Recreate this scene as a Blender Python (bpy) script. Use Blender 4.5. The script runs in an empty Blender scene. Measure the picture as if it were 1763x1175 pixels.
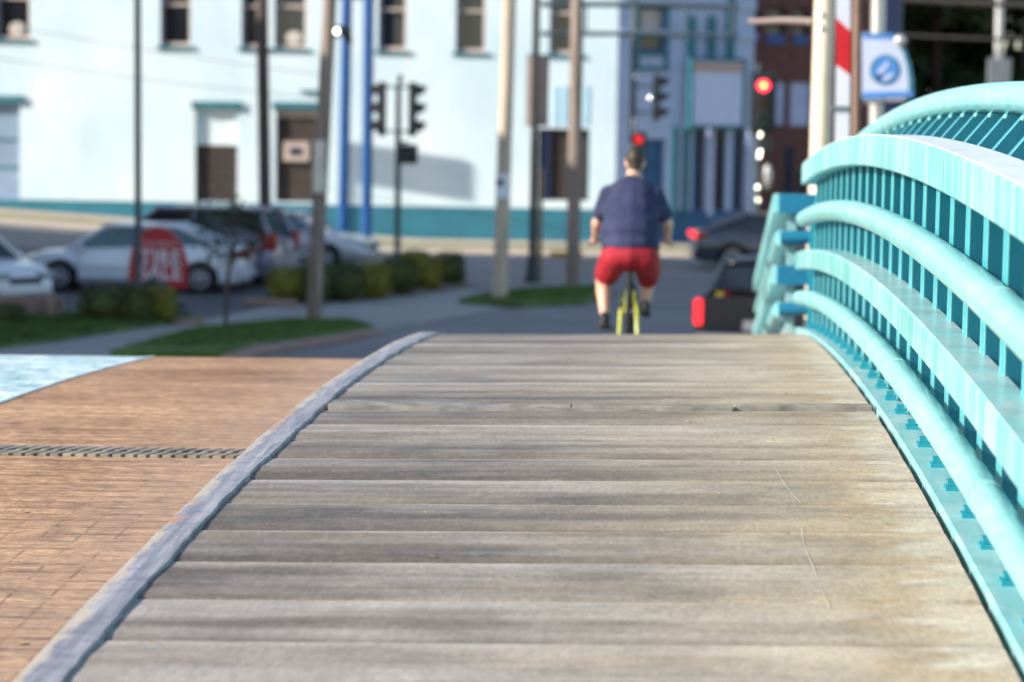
import bpy, bmesh, math, random
import numpy as np
from mathutils import Vector, Matrix
random.seed(7); RNG = np.random.default_rng(7)
S = bpy.context.scene
COL = S.collection
PI = math.pi
rad = math.radians

# ------------------------------------------------------------------ camera
PW, PH, FP = 1763.0, 1175.0, 85 / 36 * 1763.0      # photograph size, focal length in its pixels
EYE = np.array([0.0, 0.0, 3.85])
_y = np.array([1155 - PW / 2, 217 - PH / 2, FP]); _y /= np.linalg.norm(_y)
_r = rad(1.2)
_u = np.array([math.sin(_r), -math.cos(_r), 0.0]); _u -= np.dot(_u, _y) * _y; _u /= np.linalg.norm(_u)
_x = np.cross(_u, _y)
if _x[0] < 0: _x = -_x
RM = np.stack([_x, _y, _u])
cd = bpy.data.cameras.new('camera'); cam = bpy.data.objects.new('camera', cd); COL.objects.link(cam)
right, up, back = RM[:, 0], -RM[:, 1], -RM[:, 2]
cam.matrix_world = Matrix(((right[0], up[0], back[0], EYE[0]), (right[1], up[1], back[1], EYE[1]),
                           (right[2], up[2], back[2], EYE[2]), (0, 0, 0, 1)))
cd.lens = 85; cd.sensor_width = 36; cd.sensor_fit = 'HORIZONTAL'; cd.clip_end = 3000; cd.clip_start = 0.1
cd.dof.use_dof = True; cd.dof.focus_distance = 9.0; cd.dof.aperture_fstop = 2.2
S.camera = cam

# ------------------------------------------------------------------ light
SUN_EL, SUN_AZ = rad(25), rad(24)                   # sun on the left, 24 degrees behind the picture's cross line
to_sun = Vector((-math.cos(SUN_AZ) * math.cos(SUN_EL), -math.sin(SUN_AZ) * math.cos(SUN_EL), math.sin(SUN_EL)))
w = bpy.data.worlds.new('World'); S.world = w; w.use_nodes = True
nt = w.node_tree; nt.nodes.clear()
sky = nt.nodes.new('ShaderNodeTexSky'); sky.sky_type = 'NISHITA'; sky.sun_disc = False
sky.ozone_density = 1.3; sky.dust_density = 0.6; sky.sun_elevation = SUN_EL; sky.sun_rotation = math.atan2(to_sun.x, to_sun.y)
bg = nt.nodes.new('ShaderNodeBackground'); bg.inputs[1].default_value = 0.15
wo = nt.nodes.new('ShaderNodeOutputWorld')
nt.links.new(sky.outputs[0], bg.inputs[0]); nt.links.new(bg.outputs[0], wo.inputs[0])
sl = bpy.data.lights.new('sun', 'SUN'); sl.energy = 4.8; sl.angle = rad(0.5); sl.color = (1.0, 0.93, 0.82)
so = bpy.data.objects.new('sun', sl); COL.objects.link(so)
so.rotation_euler = to_sun.to_track_quat('Z', 'Y').to_euler()
S.view_settings.view_transform = 'Standard'; S.view_settings.look = 'None'
S.view_settings.gamma = 1; S.view_settings.use_curve_mapping = False
S.view_settings.exposure = 0.66

# ------------------------------------------------------------------ helpers
def gz(px, py, z=0.0):
    d = RM @ np.array([px - PW / 2, py - PH / 2, FP]); t = (z - EYE[2]) / d[2]; p = EYE + t * d
    return Vector(p)
def gd(px, py, D):
    d = RM @ np.array([px - PW / 2, py - PH / 2, FP]); return Vector(EYE + d * (D / d[1]))

def mat(name, base, var=0.12, scale=6.0, stretch=(1, 1, 1), rough=0.6, metal=0.0, bump=0.0, bscale=None, coat=0.0,
        base2=None, detail=5.0, emit=None, spec=0.5, rand=0.0, trans=0.0):
    m = bpy.data.materials.new(name); m.use_nodes = True
    n = m.node_tree; b = n.nodes['Principled BSDF']
    b.inputs['Roughness'].default_value = rough; b.inputs['Metallic'].default_value = metal
    b.inputs['Coat Weight'].default_value = coat; b.inputs['Specular IOR Level'].default_value = spec
    b.inputs['Coat Roughness'].default_value = 0.08
    if trans: b.inputs['Transmission Weight'].default_value = trans
    tc = n.nodes.new('ShaderNodeTexCoord'); oi = n.nodes.new('ShaderNodeObjectInfo')
    mp = n.nodes.new('ShaderNodeMapping'); mp.inputs['Scale'].default_value = stretch
    ml = n.nodes.new('ShaderNodeVectorMath'); ml.operation = 'SCALE'; ml.inputs[0].default_value = (31, 17, 23)
    n.links.new(oi.outputs['Random'], ml.inputs['Scale'])
    ad = n.nodes.new('ShaderNodeVectorMath'); ad.operation = 'ADD'
    n.links.new(tc.outputs['Object'], mp.inputs[0]); n.links.new(mp.outputs[0], ad.inputs[0]); n.links.new(ml.outputs[0], ad.inputs[1])
    no = n.nodes.new('ShaderNodeTexNoise'); no.inputs['Scale'].default_value = scale; no.inputs['Detail'].default_value = detail
    no.inputs['Roughness'].default_value = 0.62
    n.links.new(ad.outputs[0], no.inputs['Vector'])
    cr = n.nodes.new('ShaderNodeValToRGB'); cr.color_ramp.elements[0].position = 0.3; cr.color_ramp.elements[1].position = 0.7
    lo = [c * (1 - var) for c in base]; hi = [min(1, c * (1 + var)) for c in (base2 or base)]
    cr.color_ramp.elements[0].color = (*lo, 1); cr.color_ramp.elements[1].color = (*hi, 1)
    n.links.new(no.outputs[0], cr.inputs[0])
    out = cr.outputs[0]
    if rand:
        hv = n.nodes.new('ShaderNodeHueSaturation')
        mr = n.nodes.new('ShaderNodeMapRange'); mr.inputs['To Min'].default_value = 1 - rand; mr.inputs['To Max'].default_value = 1 + rand
        n.links.new(oi.outputs['Random'], mr.inputs[0]); n.links.new(mr.outputs[0], hv.inputs['Value'])
        n.links.new(out, hv.inputs['Color']); out = hv.outputs[0]
    n.links.new(out, b.inputs['Base Color'])
    if bump:
        bu = n.nodes.new('ShaderNodeBump'); bu.inputs['Strength'].default_value = bump; bu.inputs['Distance'].default_value = 0.02
        nb = n.nodes.new('ShaderNodeTexNoise'); nb.inputs['Scale'].default_value = bscale or scale * 4; nb.inputs['Detail'].default_value = 4
        n.links.new(ad.outputs[0], nb.inputs['Vector']); n.links.new(nb.outputs[0], bu.inputs['Height']); n.links.new(bu.outputs[0], b.inputs['Normal'])
    if emit:
        b.inputs['Emission Color'].default_value = (*emit[0], 1); b.inputs['Emission Strength'].default_value = emit[1]
    return m

class MB:
    def __init__(s): s.v = []; s.f = []
    def add(s, vs, fs):
        o = len(s.v); s.v += [tuple(p) for p in vs]; s.f += [tuple(i + o for i in f) for f in fs]; return s
    def box(s, c, d, rot=None):
        x, y, z = d[0] / 2, d[1] / 2, d[2] / 2
        vs = [Vector(p) for p in ((-x, -y, -z), (x, -y, -z), (x, y, -z), (-x, y, -z), (-x, -y, z), (x, -y, z), (x, y, z), (-x, y, z))]
        if rot is not None: vs = [rot @ p for p in vs]
        c = Vector(c)
        return s.add([p + c for p in vs], [(3, 2, 1, 0), (4, 5, 6, 7), (0, 1, 5, 4), (1, 2, 6, 5), (2, 3, 7, 6), (3, 0, 4, 7)])
    def bbox(s, a, b): return s.box([(a[i] + b[i]) / 2 for i in range(3)], [abs(b[i] - a[i]) for i in range(3)])
    def path(s, pts, rs, n=10, cap=True, squash=1.0):
        pts = [Vector(p) for p in pts]
        if not hasattr(rs, '__len__'): rs = [rs] * len(pts)
        base = len(s.v); vs = []; fs = []
        for i, p in enumerate(pts):
            t = (pts[min(i + 1, len(pts) - 1)] - pts[max(i - 1, 0)]).normalized()
            ref = Vector((0, 0, 1)) if abs(t.z) < 0.9 else Vector((0, 1, 0))
            a = t.cross(ref).normalized(); b = a.cross(t).normalized()
            for k in range(n):
                an = 2 * PI * k / n
                vs.append(p + (a * math.cos(an) + b * math.sin(an) * squash) * rs[i])
        for i in range(len(pts) - 1):
            for k in range(n):
                k2 = (k + 1) % n
                fs.append((i * n + k, i * n + k2, (i + 1) * n + k2, (i + 1) * n + k))
        if cap: fs.append(tuple(range(n))[::-1]); fs.append(tuple((len(pts) - 1) * n + k for k in range(n)))
        return s.add(vs, fs)
    def tube(s, a, b, r0, r1=None, n=10): return s.path([a, b], [r0, r0 if r1 is None else r1], n)
    def ball(s, c, r, nu=12, nv=8, rot=None):
        if not hasattr(r, '__len__'): r = (r, r, r)
        vs = []; fs = []; c = Vector(c)
        for j in range(nv + 1):
            ph = PI * j / nv
            for i in range(nu):
                th = 2 * PI * i / nu
                p = Vector((r[0] * math.sin(ph) * math.cos(th), r[1] * math.sin(ph) * math.sin(th), -r[2] * math.cos(ph)))
                if rot is not None: p = rot @ p
                vs.append(c + p)
        for j in range(nv):
            for i in range(nu):
                i2 = (i + 1) % nu; fs.append((j * nu + i, j * nu + i2, (j + 1) * nu + i2, (j + 1) * nu + i))
        return s.add(vs, fs)
    def caps(s, a, b, r0, r1=None, n=10):
        r1 = r0 if r1 is None else r1; s.tube(a, b, r0, r1, n); s.ball(a, r0, n, 6); s.ball(b, r1, n, 6); return s
    def torus(s, c, R, r, axis='x', nu=28, nv=8):
        vs = []; fs = []
        for i in range(nu):
            a = 2 * PI * i / nu
            for j in range(nv):
                b = 2 * PI * j / nv; q = (R + r * math.cos(b)); h = r * math.sin(b)
                p = (h, q * math.cos(a), q * math.sin(a)) if axis == 'x' else ((q * math.cos(a), h, q * math.sin(a)) if axis == 'y' else (q * math.cos(a), q * math.sin(a), h))
                vs.append(Vector(c) + Vector(p))
        for i in range(nu):
            for j in range(nv):
                i2, j2 = (i + 1) % nu, (j + 1) % nv
                fs.append((i * nv + j, i2 * nv + j, i2 * nv + j2, i * nv + j2))
        return s.add(vs, fs)
    def prism(s, poly, o, a, b, t):
        """2-D polygon (u,v) in the plane o + u*a + v*b, thickness vector t"""
        o, a, b, t = Vector(o), Vector(a), Vector(b), Vector(t); n = len(poly)
        p = [o + a * u + b * v for u, v in poly]
        vs = p + [q + t for q in p]
        return s.add(vs, [tuple(range(n)), tuple(range(2 * n - 1, n - 1, -1))] + [(i, (i + 1) % n, n + (i + 1) % n, n + i) for i in range(n)])
    def quad(s, *p): return s.add(p, [tuple(range(len(p)))])
    def mesh(s, name):
        m = bpy.data.meshes.new(name); m.from_pydata(s.v, [], s.f); m.update()
        bm = bmesh.new(); bm.from_mesh(m); bmesh.ops.recalc_face_normals(bm, faces=bm.faces); bm.to_mesh(m); bm.free()
        return m
    def build(s, name, material, parent=None, smooth=False, loc=None, bevel=0.0, **props):
        m = s.mesh(name); m.materials.append(material)
        if smooth:
            m.polygons.foreach_set('use_smooth', [True] * len(m.polygons)); 
            try: m.set_sharp_from_angle(angle=rad(42))
            except Exception: pass
        return link(name, m, parent, loc, bevel, **props)

def link(name, data, parent=None, loc=None, bevel=0.0, **props):
    o = bpy.data.objects.new(name, data); COL.objects.link(o)
    if parent is not None: o.parent = parent
    if loc is not None: o.location = loc
    if bevel:
        b = o.modifiers.new('bevel', 'BEVEL'); b.width = bevel; b.segments = 2; b.limit_method = 'ANGLE'
    for k, v in props.items(): o[k] = v
    return o
def root(name, label, cat, loc=(0, 0, 0), rz=0.0, group=None):
    o = link(name, None, None, loc); o.rotation_euler = (0, 0, rz); o['label'] = label; o['category'] = cat
    if group: o['group'] = group
    return o
def tag(o, label, cat, group=None):
    o['label'] = label; o['category'] = cat
    if group: o['group'] = group
    return o
def copy_tree(o, parent=None):
    c = o.copy(); COL.objects.link(c); c.parent = parent
    for ch in list(o.children): copy_tree(ch, c)
    return c
def evaluated(o):
    dg = bpy.context.evaluated_depsgraph_get(); dg.update()
    m = bpy.data.meshes.new_from_object(o.evaluated_get(dg)); mats = list(o.data.materials)
    o.modifiers.clear(); o.data = m
    if not len(m.materials):
        for q in mats: m.materials.append(q)
    return o
def text(name, s, size, material, parent, loc, rot=(PI / 2, 0, 0), align='CENTER', sx=1.0):
    c = bpy.data.curves.new(name, 'FONT'); c.body = s; c.size = size; c.extrude = 0.004; c.align_x = align; c.offset = 0.012 * size
    o = bpy.data.objects.new(name, c); COL.objects.link(o)
    dg = bpy.context.evaluated_depsgraph_get(); dg.update()
    m = bpy.data.meshes.new_from_object(o.evaluated_get(dg)); bpy.data.objects.remove(o)
    m.materials.clear(); m.materials.append(material)
    o = link(name, m, parent, loc); o.rotation_euler = rot; o.scale = (sx, 1, 1)
    return o
def struct(o): o['kind'] = 'structure'; return o
def sm(x): x = max(0.0, min(1.0, x)); return x * x * (3 - 2 * x)

# ------------------------------------------------------------------ materials
def node_mat(name, rough=0.7, spec=0.4):
    m = bpy.data.materials.new(name); m.use_nodes = True
    n = m.node_tree; b = n.nodes['Principled BSDF']; b.inputs['Roughness'].default_value = rough; b.inputs['Specular IOR Level'].default_value = spec
    return m, n, b
def N(n, t, **kw):
    q = n.nodes.new('ShaderNode' + t)
    for k, v in kw.items(): setattr(q, k, v)
    return q
def noise(n, vec, scale, detail=6, rough=0.6):
    q = N(n, 'TexNoise'); q.inputs['Scale'].default_value = scale; q.inputs['Detail'].default_value = detail; q.inputs['Roughness'].default_value = rough
    n.links.new(vec, q.inputs['Vector']); return q.outputs[0]
def mapping(n, vec, scale, loc=None):
    q = N(n, 'Mapping'); q.inputs['Scale'].default_value = scale
    n.links.new(vec, q.inputs[0])
    if loc is not None: n.links.new(loc, q.inputs['Location'])
    return q.outputs[0]
def math_(n, op, a, b=None, clamp=False):
    q = N(n, 'Math', operation=op); q.use_clamp = clamp
    for i, v in enumerate((a, b)):
        if v is None: continue
        if isinstance(v, (int, float)): q.inputs[i].default_value = v
        else: n.links.new(v, q.inputs[i])
    return q.outputs[0]
def mrange(n, v, a, b, c, d, smooth=False):
    q = N(n, 'MapRange'); q.interpolation_type = 'SMOOTHSTEP' if smooth else 'LINEAR'
    for i, x in enumerate((a, b, c, d)): q.inputs[i + 1].default_value = x
    n.links.new(v, q.inputs[0]); return q.outputs[0]
def mix(n, f, a, b, blend='MIX'):
    q = N(n, 'Mix', data_type='RGBA', blend_type=blend)
    for i, v in ((0, f), (6, a), (7, b)):
        if isinstance(v, (int, float)): q.inputs[i].default_value = v
        elif isinstance(v, tuple): q.inputs[i].default_value = (*v, 1)
        else: n.links.new(v, q.inputs[i])
    return q.outputs[2]
def bump(n, b, h, strength, dist):
    q = N(n, 'Bump'); q.inputs['Strength'].default_value = strength; q.inputs['Distance'].default_value = dist
    n.links.new(h, q.inputs['Height']); n.links.new(q.outputs[0], b.inputs['Normal'])

def plank_material():
    m, n, b = node_mat('plank', 0.68, 0.35)
    tc = N(n, 'TexCoord').outputs['Object']; rnd = N(n, 'ObjectInfo').outputs['Random']
    cv = N(n, 'CombineXYZ'); 
    for i, k in enumerate((41.0, 13.0, 7.0)): n.links.new(math_(n, 'MULTIPLY', rnd, k), cv.inputs[i])
    off = cv.outputs[0]
    sep = N(n, 'SeparateXYZ'); n.links.new(tc, sep.inputs[0]); X, Y = sep.outputs[0], sep.outputs[1]
    streak = noise(n, mapping(n, tc, (0.42, 5.5, 1), off), 1.4, 4, 0.48)      # long streaks across the walk
    cloud = noise(n, mapping(n, tc, (1.1, 2.4, 1), off), 1.5, 5, 0.55)
    fine = noise(n, mapping(n, tc, (9, 5, 1), off), 3.0, 5, 0.7)
    t = math_(n, 'ADD', math_(n, 'MULTIPLY', streak, 0.62), math_(n, 'MULTIPLY', cloud, 0.48))
    edge = math_(n, 'MULTIPLY', mrange(n, Y, -0.234, 0.234, -0.10, 0.12), mrange(n, noise(n, mapping(n, tc, (0.35, 0.6, 1), off), 1.6, 3), 0.35, 0.65, 0.1, 1.5))
    t = math_(n, 'ADD', t, edge)
    t = math_(n, 'ADD', t, mrange(n, rnd, 0, 1, -0.15, 0.15))
    t = mrange(n, t, 0.40, 0.74, 0, 1)
    c = mix(n, t, (0.128, 0.105, 0.088), (0.42, 0.36, 0.31))
    warm = noise(n, mapping(n, tc, (0.5, 3.5, 1), off), 1.2, 4, 0.5)
    c = mix(n, mrange(n, warm, 0.45, 0.7, 0, 0.5), c, (0.34, 0.25, 0.16))
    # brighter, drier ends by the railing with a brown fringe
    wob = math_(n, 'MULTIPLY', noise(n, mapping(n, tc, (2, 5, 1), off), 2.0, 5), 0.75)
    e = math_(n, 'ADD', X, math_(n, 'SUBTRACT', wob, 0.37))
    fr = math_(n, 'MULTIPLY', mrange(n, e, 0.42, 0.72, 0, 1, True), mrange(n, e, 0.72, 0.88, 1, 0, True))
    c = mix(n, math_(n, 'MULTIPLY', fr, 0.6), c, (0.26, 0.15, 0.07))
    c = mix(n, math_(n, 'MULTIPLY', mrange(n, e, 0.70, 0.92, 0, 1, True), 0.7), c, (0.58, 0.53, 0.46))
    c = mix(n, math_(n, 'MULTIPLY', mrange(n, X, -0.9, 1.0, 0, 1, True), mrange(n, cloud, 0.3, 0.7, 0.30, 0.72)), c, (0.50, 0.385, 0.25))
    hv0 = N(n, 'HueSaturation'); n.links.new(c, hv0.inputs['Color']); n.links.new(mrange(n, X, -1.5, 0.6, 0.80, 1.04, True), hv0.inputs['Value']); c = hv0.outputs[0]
    c = mix(n, mrange(n, fine, 0.45, 0.8, 0, 0.22), c, mix(n, 0.4, c, (0.75, 0.66, 0.55)))
    lipn = noise(n, mapping(n, tc, (1.3, 0.5, 1), off), 1.5, 5, 0.65)
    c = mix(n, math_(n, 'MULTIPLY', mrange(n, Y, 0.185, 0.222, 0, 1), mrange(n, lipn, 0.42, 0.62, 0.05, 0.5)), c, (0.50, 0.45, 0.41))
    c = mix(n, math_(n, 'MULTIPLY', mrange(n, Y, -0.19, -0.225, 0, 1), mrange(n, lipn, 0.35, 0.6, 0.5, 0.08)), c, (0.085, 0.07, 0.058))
    grit = noise(n, mapping(n, tc, (30, 11, 1), off), 2.0, 4, 0.75)
    patch = noise(n, mapping(n, tc, (2.2, 3.0, 1), off), 1.3, 6, 0.65)
    val = math_(n, 'MULTIPLY', mrange(n, grit, 0.3, 0.7, 0.80, 1.20), mrange(n, patch, 0.3, 0.7, 0.80, 1.20))
    hv = N(n, 'HueSaturation'); n.links.new(c, hv.inputs['Color']); n.links.new(val, hv.inputs['Value']); c = hv.outputs[0]
    n.links.new(c, b.inputs['Base Color'])
    h = math_(n, 'ADD', math_(n, 'MULTIPLY', streak, 0.5), math_(n, 'MULTIPLY', grit, 0.4))
    bump(n, b, h, 0.22, 0.004)
    # pale worn far lip and dark dirt in front of each seam
    n.links.new(mrange(n, streak, 0.3, 0.7, 0.75, 0.5), b.inputs['Roughness'])
    return m

def road_material():
    m, n, b = node_mat('road_deck', 0.75, 0.3)
    tc = N(n, 'TexCoord').outputs['Object']
    sep = N(n, 'SeparateXYZ'); n.links.new(tc, sep.inputs[0]); X, Y = sep.outputs[0], sep.outputs[1]
    streak = noise(n, mapping(n, tc, (0.7, 7.0, 1)), 2.2, 9, 0.68)
    cloud = noise(n, mapping(n, tc, (0.6, 0.9, 1)), 1.1, 5)
    fine = noise(n, mapping(n, tc, (2.5, 9, 1)), 3.0, 5, 0.75)
    t = math_(n, 'ADD', math_(n, 'MULTIPLY', streak, 0.6), math_(n, 'MULTIPLY', cloud, 0.45))
    t = math_(n, 'ADD', t, math_(n, 'MULTIPLY', math_(n, 'SUBTRACT', fine, 0.5), 0.35))
    c = mix(n, mrange(n, t, 0.38, 0.66, 0, 1), (0.20, 0.098, 0.05), (0.60, 0.36, 0.205))
    grit = noise(n, mapping(n, tc, (7, 9, 1)), 2.0, 7, 0.8)
    hv = N(n, 'HueSaturation'); n.links.new(c, hv.inputs['Color']); n.links.new(mrange(n, grit, 0.34, 0.66, 0.5, 1.45), hv.inputs['Value']); c = hv.outputs[0]
    # wheel-worn pale strip by the kerb and a few lengthwise cracks
    c = mix(n, math_(n, 'MULTIPLY', mrange(n, X, -2.6, -1.8, 0, 1, True), 0.4), c, (0.44, 0.34, 0.26))
    # tined grooves along the lane, broken and chipped
    gx_ = math_(n, 'ABSOLUTE', math_(n, 'SUBTRACT', math_(n, 'FRACT', math_(n, 'MULTIPLY', X, 7.4)), 0.5))
    line = math_(n, 'MULTIPLY', math_(n, 'LESS_THAN', gx_, 0.045), mrange(n, noise(n, mapping(n, tc, (9, 4.5, 1)), 2.2, 5, 0.75), 0.45, 0.56, 0, 1))
    line = math_(n, 'MULTIPLY', line, mrange(n, Y, 10.6, 8.4, 0, 0.8))
    gy_ = math_(n, 'ABSOLUTE', math_(n, 'SUBTRACT', math_(n, 'FRACT', math_(n, 'ADD', math_(n, 'MULTIPLY', Y, 8.0), math_(n, 'MULTIPLY', cloud, 0.5))), 0.5))
    lin2 = math_(n, 'MULTIPLY', mrange(n, gy_, 0.05, 0.16, 1, 0), mrange(n, noise(n, mapping(n, tc, (3.5, 6, 1)), 2.0, 4, 0.7), 0.42, 0.6, 0, 0.6))
    c = mix(n, math_(n, 'MAXIMUM', math_(n, 'MULTIPLY', line, 0.7), lin2), c, (0.11, 0.062, 0.04))
    n.links.new(c, b.inputs['Base Color'])
    bump(n, b, math_(n, 'ADD', streak, math_(n, 'MULTIPLY', fine, 1.5)), 0.55, 0.012)
    return m

def curb_material():
    m, n, b = node_mat('curb', 0.42, 0.6)
    tc = N(n, 'TexCoord').outputs['Object']
    sep = N(n, 'SeparateXYZ'); n.links.new(tc, sep.inputs[0]); X = sep.outputs[0]
    s1 = noise(n, mapping(n, tc, (13, 0.9, 3)), 2.4, 8, 0.66)
    s2 = noise(n, mapping(n, tc, (3, 6, 3)), 3.0, 6)
    c = mix(n, mrange(n, s1, 0.35, 0.7, 0, 1), (0.16, 0.15, 0.175), (0.42, 0.395, 0.42))
    c = mix(n, mrange(n, s2, 0.52, 0.7, 0, 0.7), c, (0.11, 0.11, 0.15))
    wob = math_(n, 'MULTIPLY', math_(n, 'SUBTRACT', noise(n, mapping(n, tc, (4, 2.5, 3)), 2.5, 6), 0.5), 0.16)
    lf = math_(n, 'ADD', X, wob)
    c = mix(n, mrange(n, lf, -1.632, -1.605, 1, 0, True), c, (0.50, 0.41, 0.31))
    wh = mrange(n, noise(n, mapping(n, tc, (10, 0.7, 3), None), 2.0, 7, 0.7), 0.56, 0.66, 0, 0.6)
    c = mix(n, wh, c, (0.55, 0.50, 0.47))
    rust = math_(n, 'MULTIPLY', mrange(n, lf, -1.63, -1.59, 1, 0), mrange(n, noise(n, mapping(n, tc, (1, 1, 1)), 1.6, 5), 0.55, 0.68, 0, 1))
    c = mix(n, math_(n, 'MULTIPLY', rust, 0.7), c, (0.42, 0.14, 0.06))
    n.links.new(c, b.inputs['Base Color'])
    n.links.new(mrange(n, s1, 0.3, 0.7, 0.3, 0.6), b.inputs['Roughness'])
    bump(n, b, math_(n, 'ADD', s1, s2), 0.35, 0.01)
    return m

def paint_material(name, base, pale, amount, rough=0.38, coat=0.25, vertical=True):
    """weathered bridge paint: chalky pale streaks that run down the face"""
    m, n, b = node_mat(name, rough, 0.5)
    b.inputs['Coat Weight'].default_value = coat; b.inputs['Coat Roughness'].default_value = 0.15
    tc = N(n, 'TexCoord').outputs['Object']
    s1 = noise(n, mapping(n, tc, (5, 9, 0.7) if vertical else (8, 2.2, 8)), 1.6, 7, 0.66)
    s2 = noise(n, mapping(n, tc, (1, 1.2, 1)), 1.4, 4)
    f = math_(n, 'ADD', math_(n, 'MULTIPLY', s1, 0.7), math_(n, 'MULTIPLY', s2, 0.4))
    c = mix(n, mrange(n, f, 0.50, 0.72, 0, amount), base, pale)
    spot = mrange(n, noise(n, mapping(n, tc, (9, 9, 9)), 4.0, 3), 0.70, 0.76, 0, 0.55)
    c = mix(n, spot, c, (0.42, 0.30, 0.16))
    dk = mrange(n, noise(n, mapping(n, tc, (3, 4, 1)), 2.0, 5), 0.2, 0.5, 0.78, 1.0)
    hv = N(n, 'HueSaturation'); n.links.new(c, hv.inputs['Color']); n.links.new(dk, hv.inputs['Value'])
    n.links.new(hv.outputs[0], b.inputs['Base Color'])
    bump(n, b, s1, 0.15, 0.004)
    return m

M = {}
M['plank'] = plank_material(); M['road'] = road_material(); M['curb'] = curb_material()
M['rail'] = paint_material('rail_paint', (0.15, 0.49, 0.48), (0.58, 0.80, 0.78), 0.75)
M['cap'] = paint_material('cap_paint', (0.62, 0.66, 0.70), (0.78, 0.78, 0.80), 0.8, 0.45, 0.1, False)
M['cap_teal'] = paint_material('cap_teal', (0.27, 0.50, 0.50), (0.50, 0.58, 0.57), 0.9, 0.4, 0.2, False)
M['pipe'] = paint_material('pipe_paint', (0.25, 0.60, 0.585), (0.52, 0.78, 0.76), 0.45, 0.36, 0.3, False)
M['fin'] = paint_material('fin_shade_paint', (0.008, 0.235, 0.32), (0.03, 0.29, 0.37), 0.5, 0.42, 0.1)  # rail paint darkened to carry the shade on the fin faces
M['stub'] = paint_material('stub_shade_paint', (0.010, 0.17, 0.29), (0.03, 0.22, 0.33), 0.5, 0.42, 0.1)  # darker again: shade of the stubs' near faces put into the paint
M['edge'] = paint_material('sunlit_edge_paint', (0.05, 0.36, 0.40), (0.24, 0.58, 0.58), 0.8, 0.45, 0.1)  # brighter paint standing for sunlight on the fin edges
M['plate'] = paint_material('plate_paint', (0.22, 0.47, 0.48), (0.48, 0.60, 0.58), 0.8, 0.5, 0.1, False)
M['rubber_gap'] = mat('joint_dark', (0.02, 0.025, 0.03), 0.2, rough=0.8)
M['steel'] = mat('joint_steel', (0.19, 0.165, 0.14), 0.3, 8, rough=0.6, metal=0.1, base2=(0.30, 0.26, 0.22))
M['finger'] = mat('finger_steel', (0.18, 0.155, 0.125), 0.3, 8, rough=0.5, metal=0.2, base2=(0.36, 0.31, 0.24))
M['grating_dark'] = mat('grating_blue', (0.16, 0.42, 0.52), 0.3, 5, rough=0.4, metal=0.2)
M['grating'] = mat('grating_steel', (0.34, 0.58, 0.66), 0.25, 5, rough=0.35, metal=0.25, base2=(0.75, 0.82, 0.84))
M['concrete'] = mat('concrete', (0.30, 0.285, 0.27), 0.2, 1.2, rough=0.85, bump=0.3, bscale=40)
M['path'] = mat('path_concrete', (0.34, 0.32, 0.29), 0.16, 0.8, rough=0.85, bump=0.2, bscale=30)
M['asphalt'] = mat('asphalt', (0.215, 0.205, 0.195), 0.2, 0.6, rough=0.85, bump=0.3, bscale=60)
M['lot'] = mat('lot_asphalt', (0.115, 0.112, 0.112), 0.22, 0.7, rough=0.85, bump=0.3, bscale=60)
M['pale_concrete'] = mat('pale_concrete', (0.50, 0.41, 0.32), 0.15, 0.8, rough=0.85)
M['dirt'] = mat('dry_ground', (0.16, 0.13, 0.09), 0.3, 0.4, rough=0.95)
M['grass'] = mat('grass', (0.065, 0.115, 0.018), 0.35, 1.5, rough=0.9, base2=(0.10, 0.17, 0.03), bump=0.6, bscale=50)
M['dry_grass'] = mat('dry_grass', (0.22, 0.21, 0.07), 0.3, 1.2, rough=0.9)
M['curb_tan'] = mat('curb_tan', (0.33, 0.22, 0.17), 0.2, 2, rough=0.85)
M['white_wall'] = mat('white_wall', (0.52, 0.68, 0.74), 0.05, 0.30, (1, 1, 0.7), rough=0.8, base2=(0.69, 0.755, 0.775), bump=0.15, bscale=12)
M['teal_wall'] = mat('teal_wall', (0.02, 0.155, 0.215), 0.15, 0.6, rough=0.7)
M['teal_trim'] = mat('teal_trim', (0.02, 0.14, 0.175), 0.15, 2, rough=0.6)
M['blue_trim'] = mat('blue_trim', (0.02, 0.10, 0.22), 0.15, 2, rough=0.6)
M['sash'] = mat('sash_wood', (0.46, 0.36, 0.31), 0.15, 3, rough=0.65)
M['glass_dark'] = mat('window_glass', (0.012, 0.015, 0.02), 0.2, 2, rough=0.06, spec=0.7)
M['curtain'] = mat('curtain', (0.55, 0.48, 0.42), 0.2, 3, (3, 1, 0.5), rough=0.9)
M['board_dark'] = mat('board_dark', (0.045, 0.032, 0.026), 0.3, 4, rough=0.8)
M['shaded_panel'] = mat('shaded_panel', (0.38, 0.45, 0.62), 0.08, 2, rough=0.6)  # the wing's white walls, with bluish shade put into the colour
M['brick_dark'] = mat('brick_dark', (0.13, 0.055, 0.045), 0.3, 2.5, (1, 1, 3), rough=0.85)
M['tan_brick'] = mat('tan_brick', (0.32, 0.22, 0.16), 0.2, 2.5, (1, 1, 3), rough=0.85)
M['roof_dark'] = mat('roof_dark', (0.05, 0.05, 0.055), 0.2, 1, rough=0.9)
M['pole_wood'] = mat('pole_wood', (0.20, 0.15, 0.12), 0.3, 2.5, (6, 6, 0.3), rough=0.85, base2=(0.29, 0.23, 0.19))
M['pole_pale'] = mat('pole_pale', (0.46, 0.37, 0.28), 0.25, 2.5, (6, 6, 0.3), rough=0.85, base2=(0.58, 0.48, 0.36))
M['pole_dark_wood'] = mat('pole_dark_wood', (0.10, 0.07, 0.06), 0.3, 2.5, (6, 6, 0.3), rough=0.85)
M['grey_metal'] = mat('grey_metal', (0.20, 0.22, 0.23), 0.12, 3, rough=0.45, metal=0.5)
M['slate_metal'] = mat('slate_metal', (0.07, 0.10, 0.11), 0.15, 3, rough=0.5, metal=0.2)
M['galv'] = mat('galvanised', (0.52, 0.50, 0.47), 0.15, 4, rough=0.42, metal=0.6)
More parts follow.
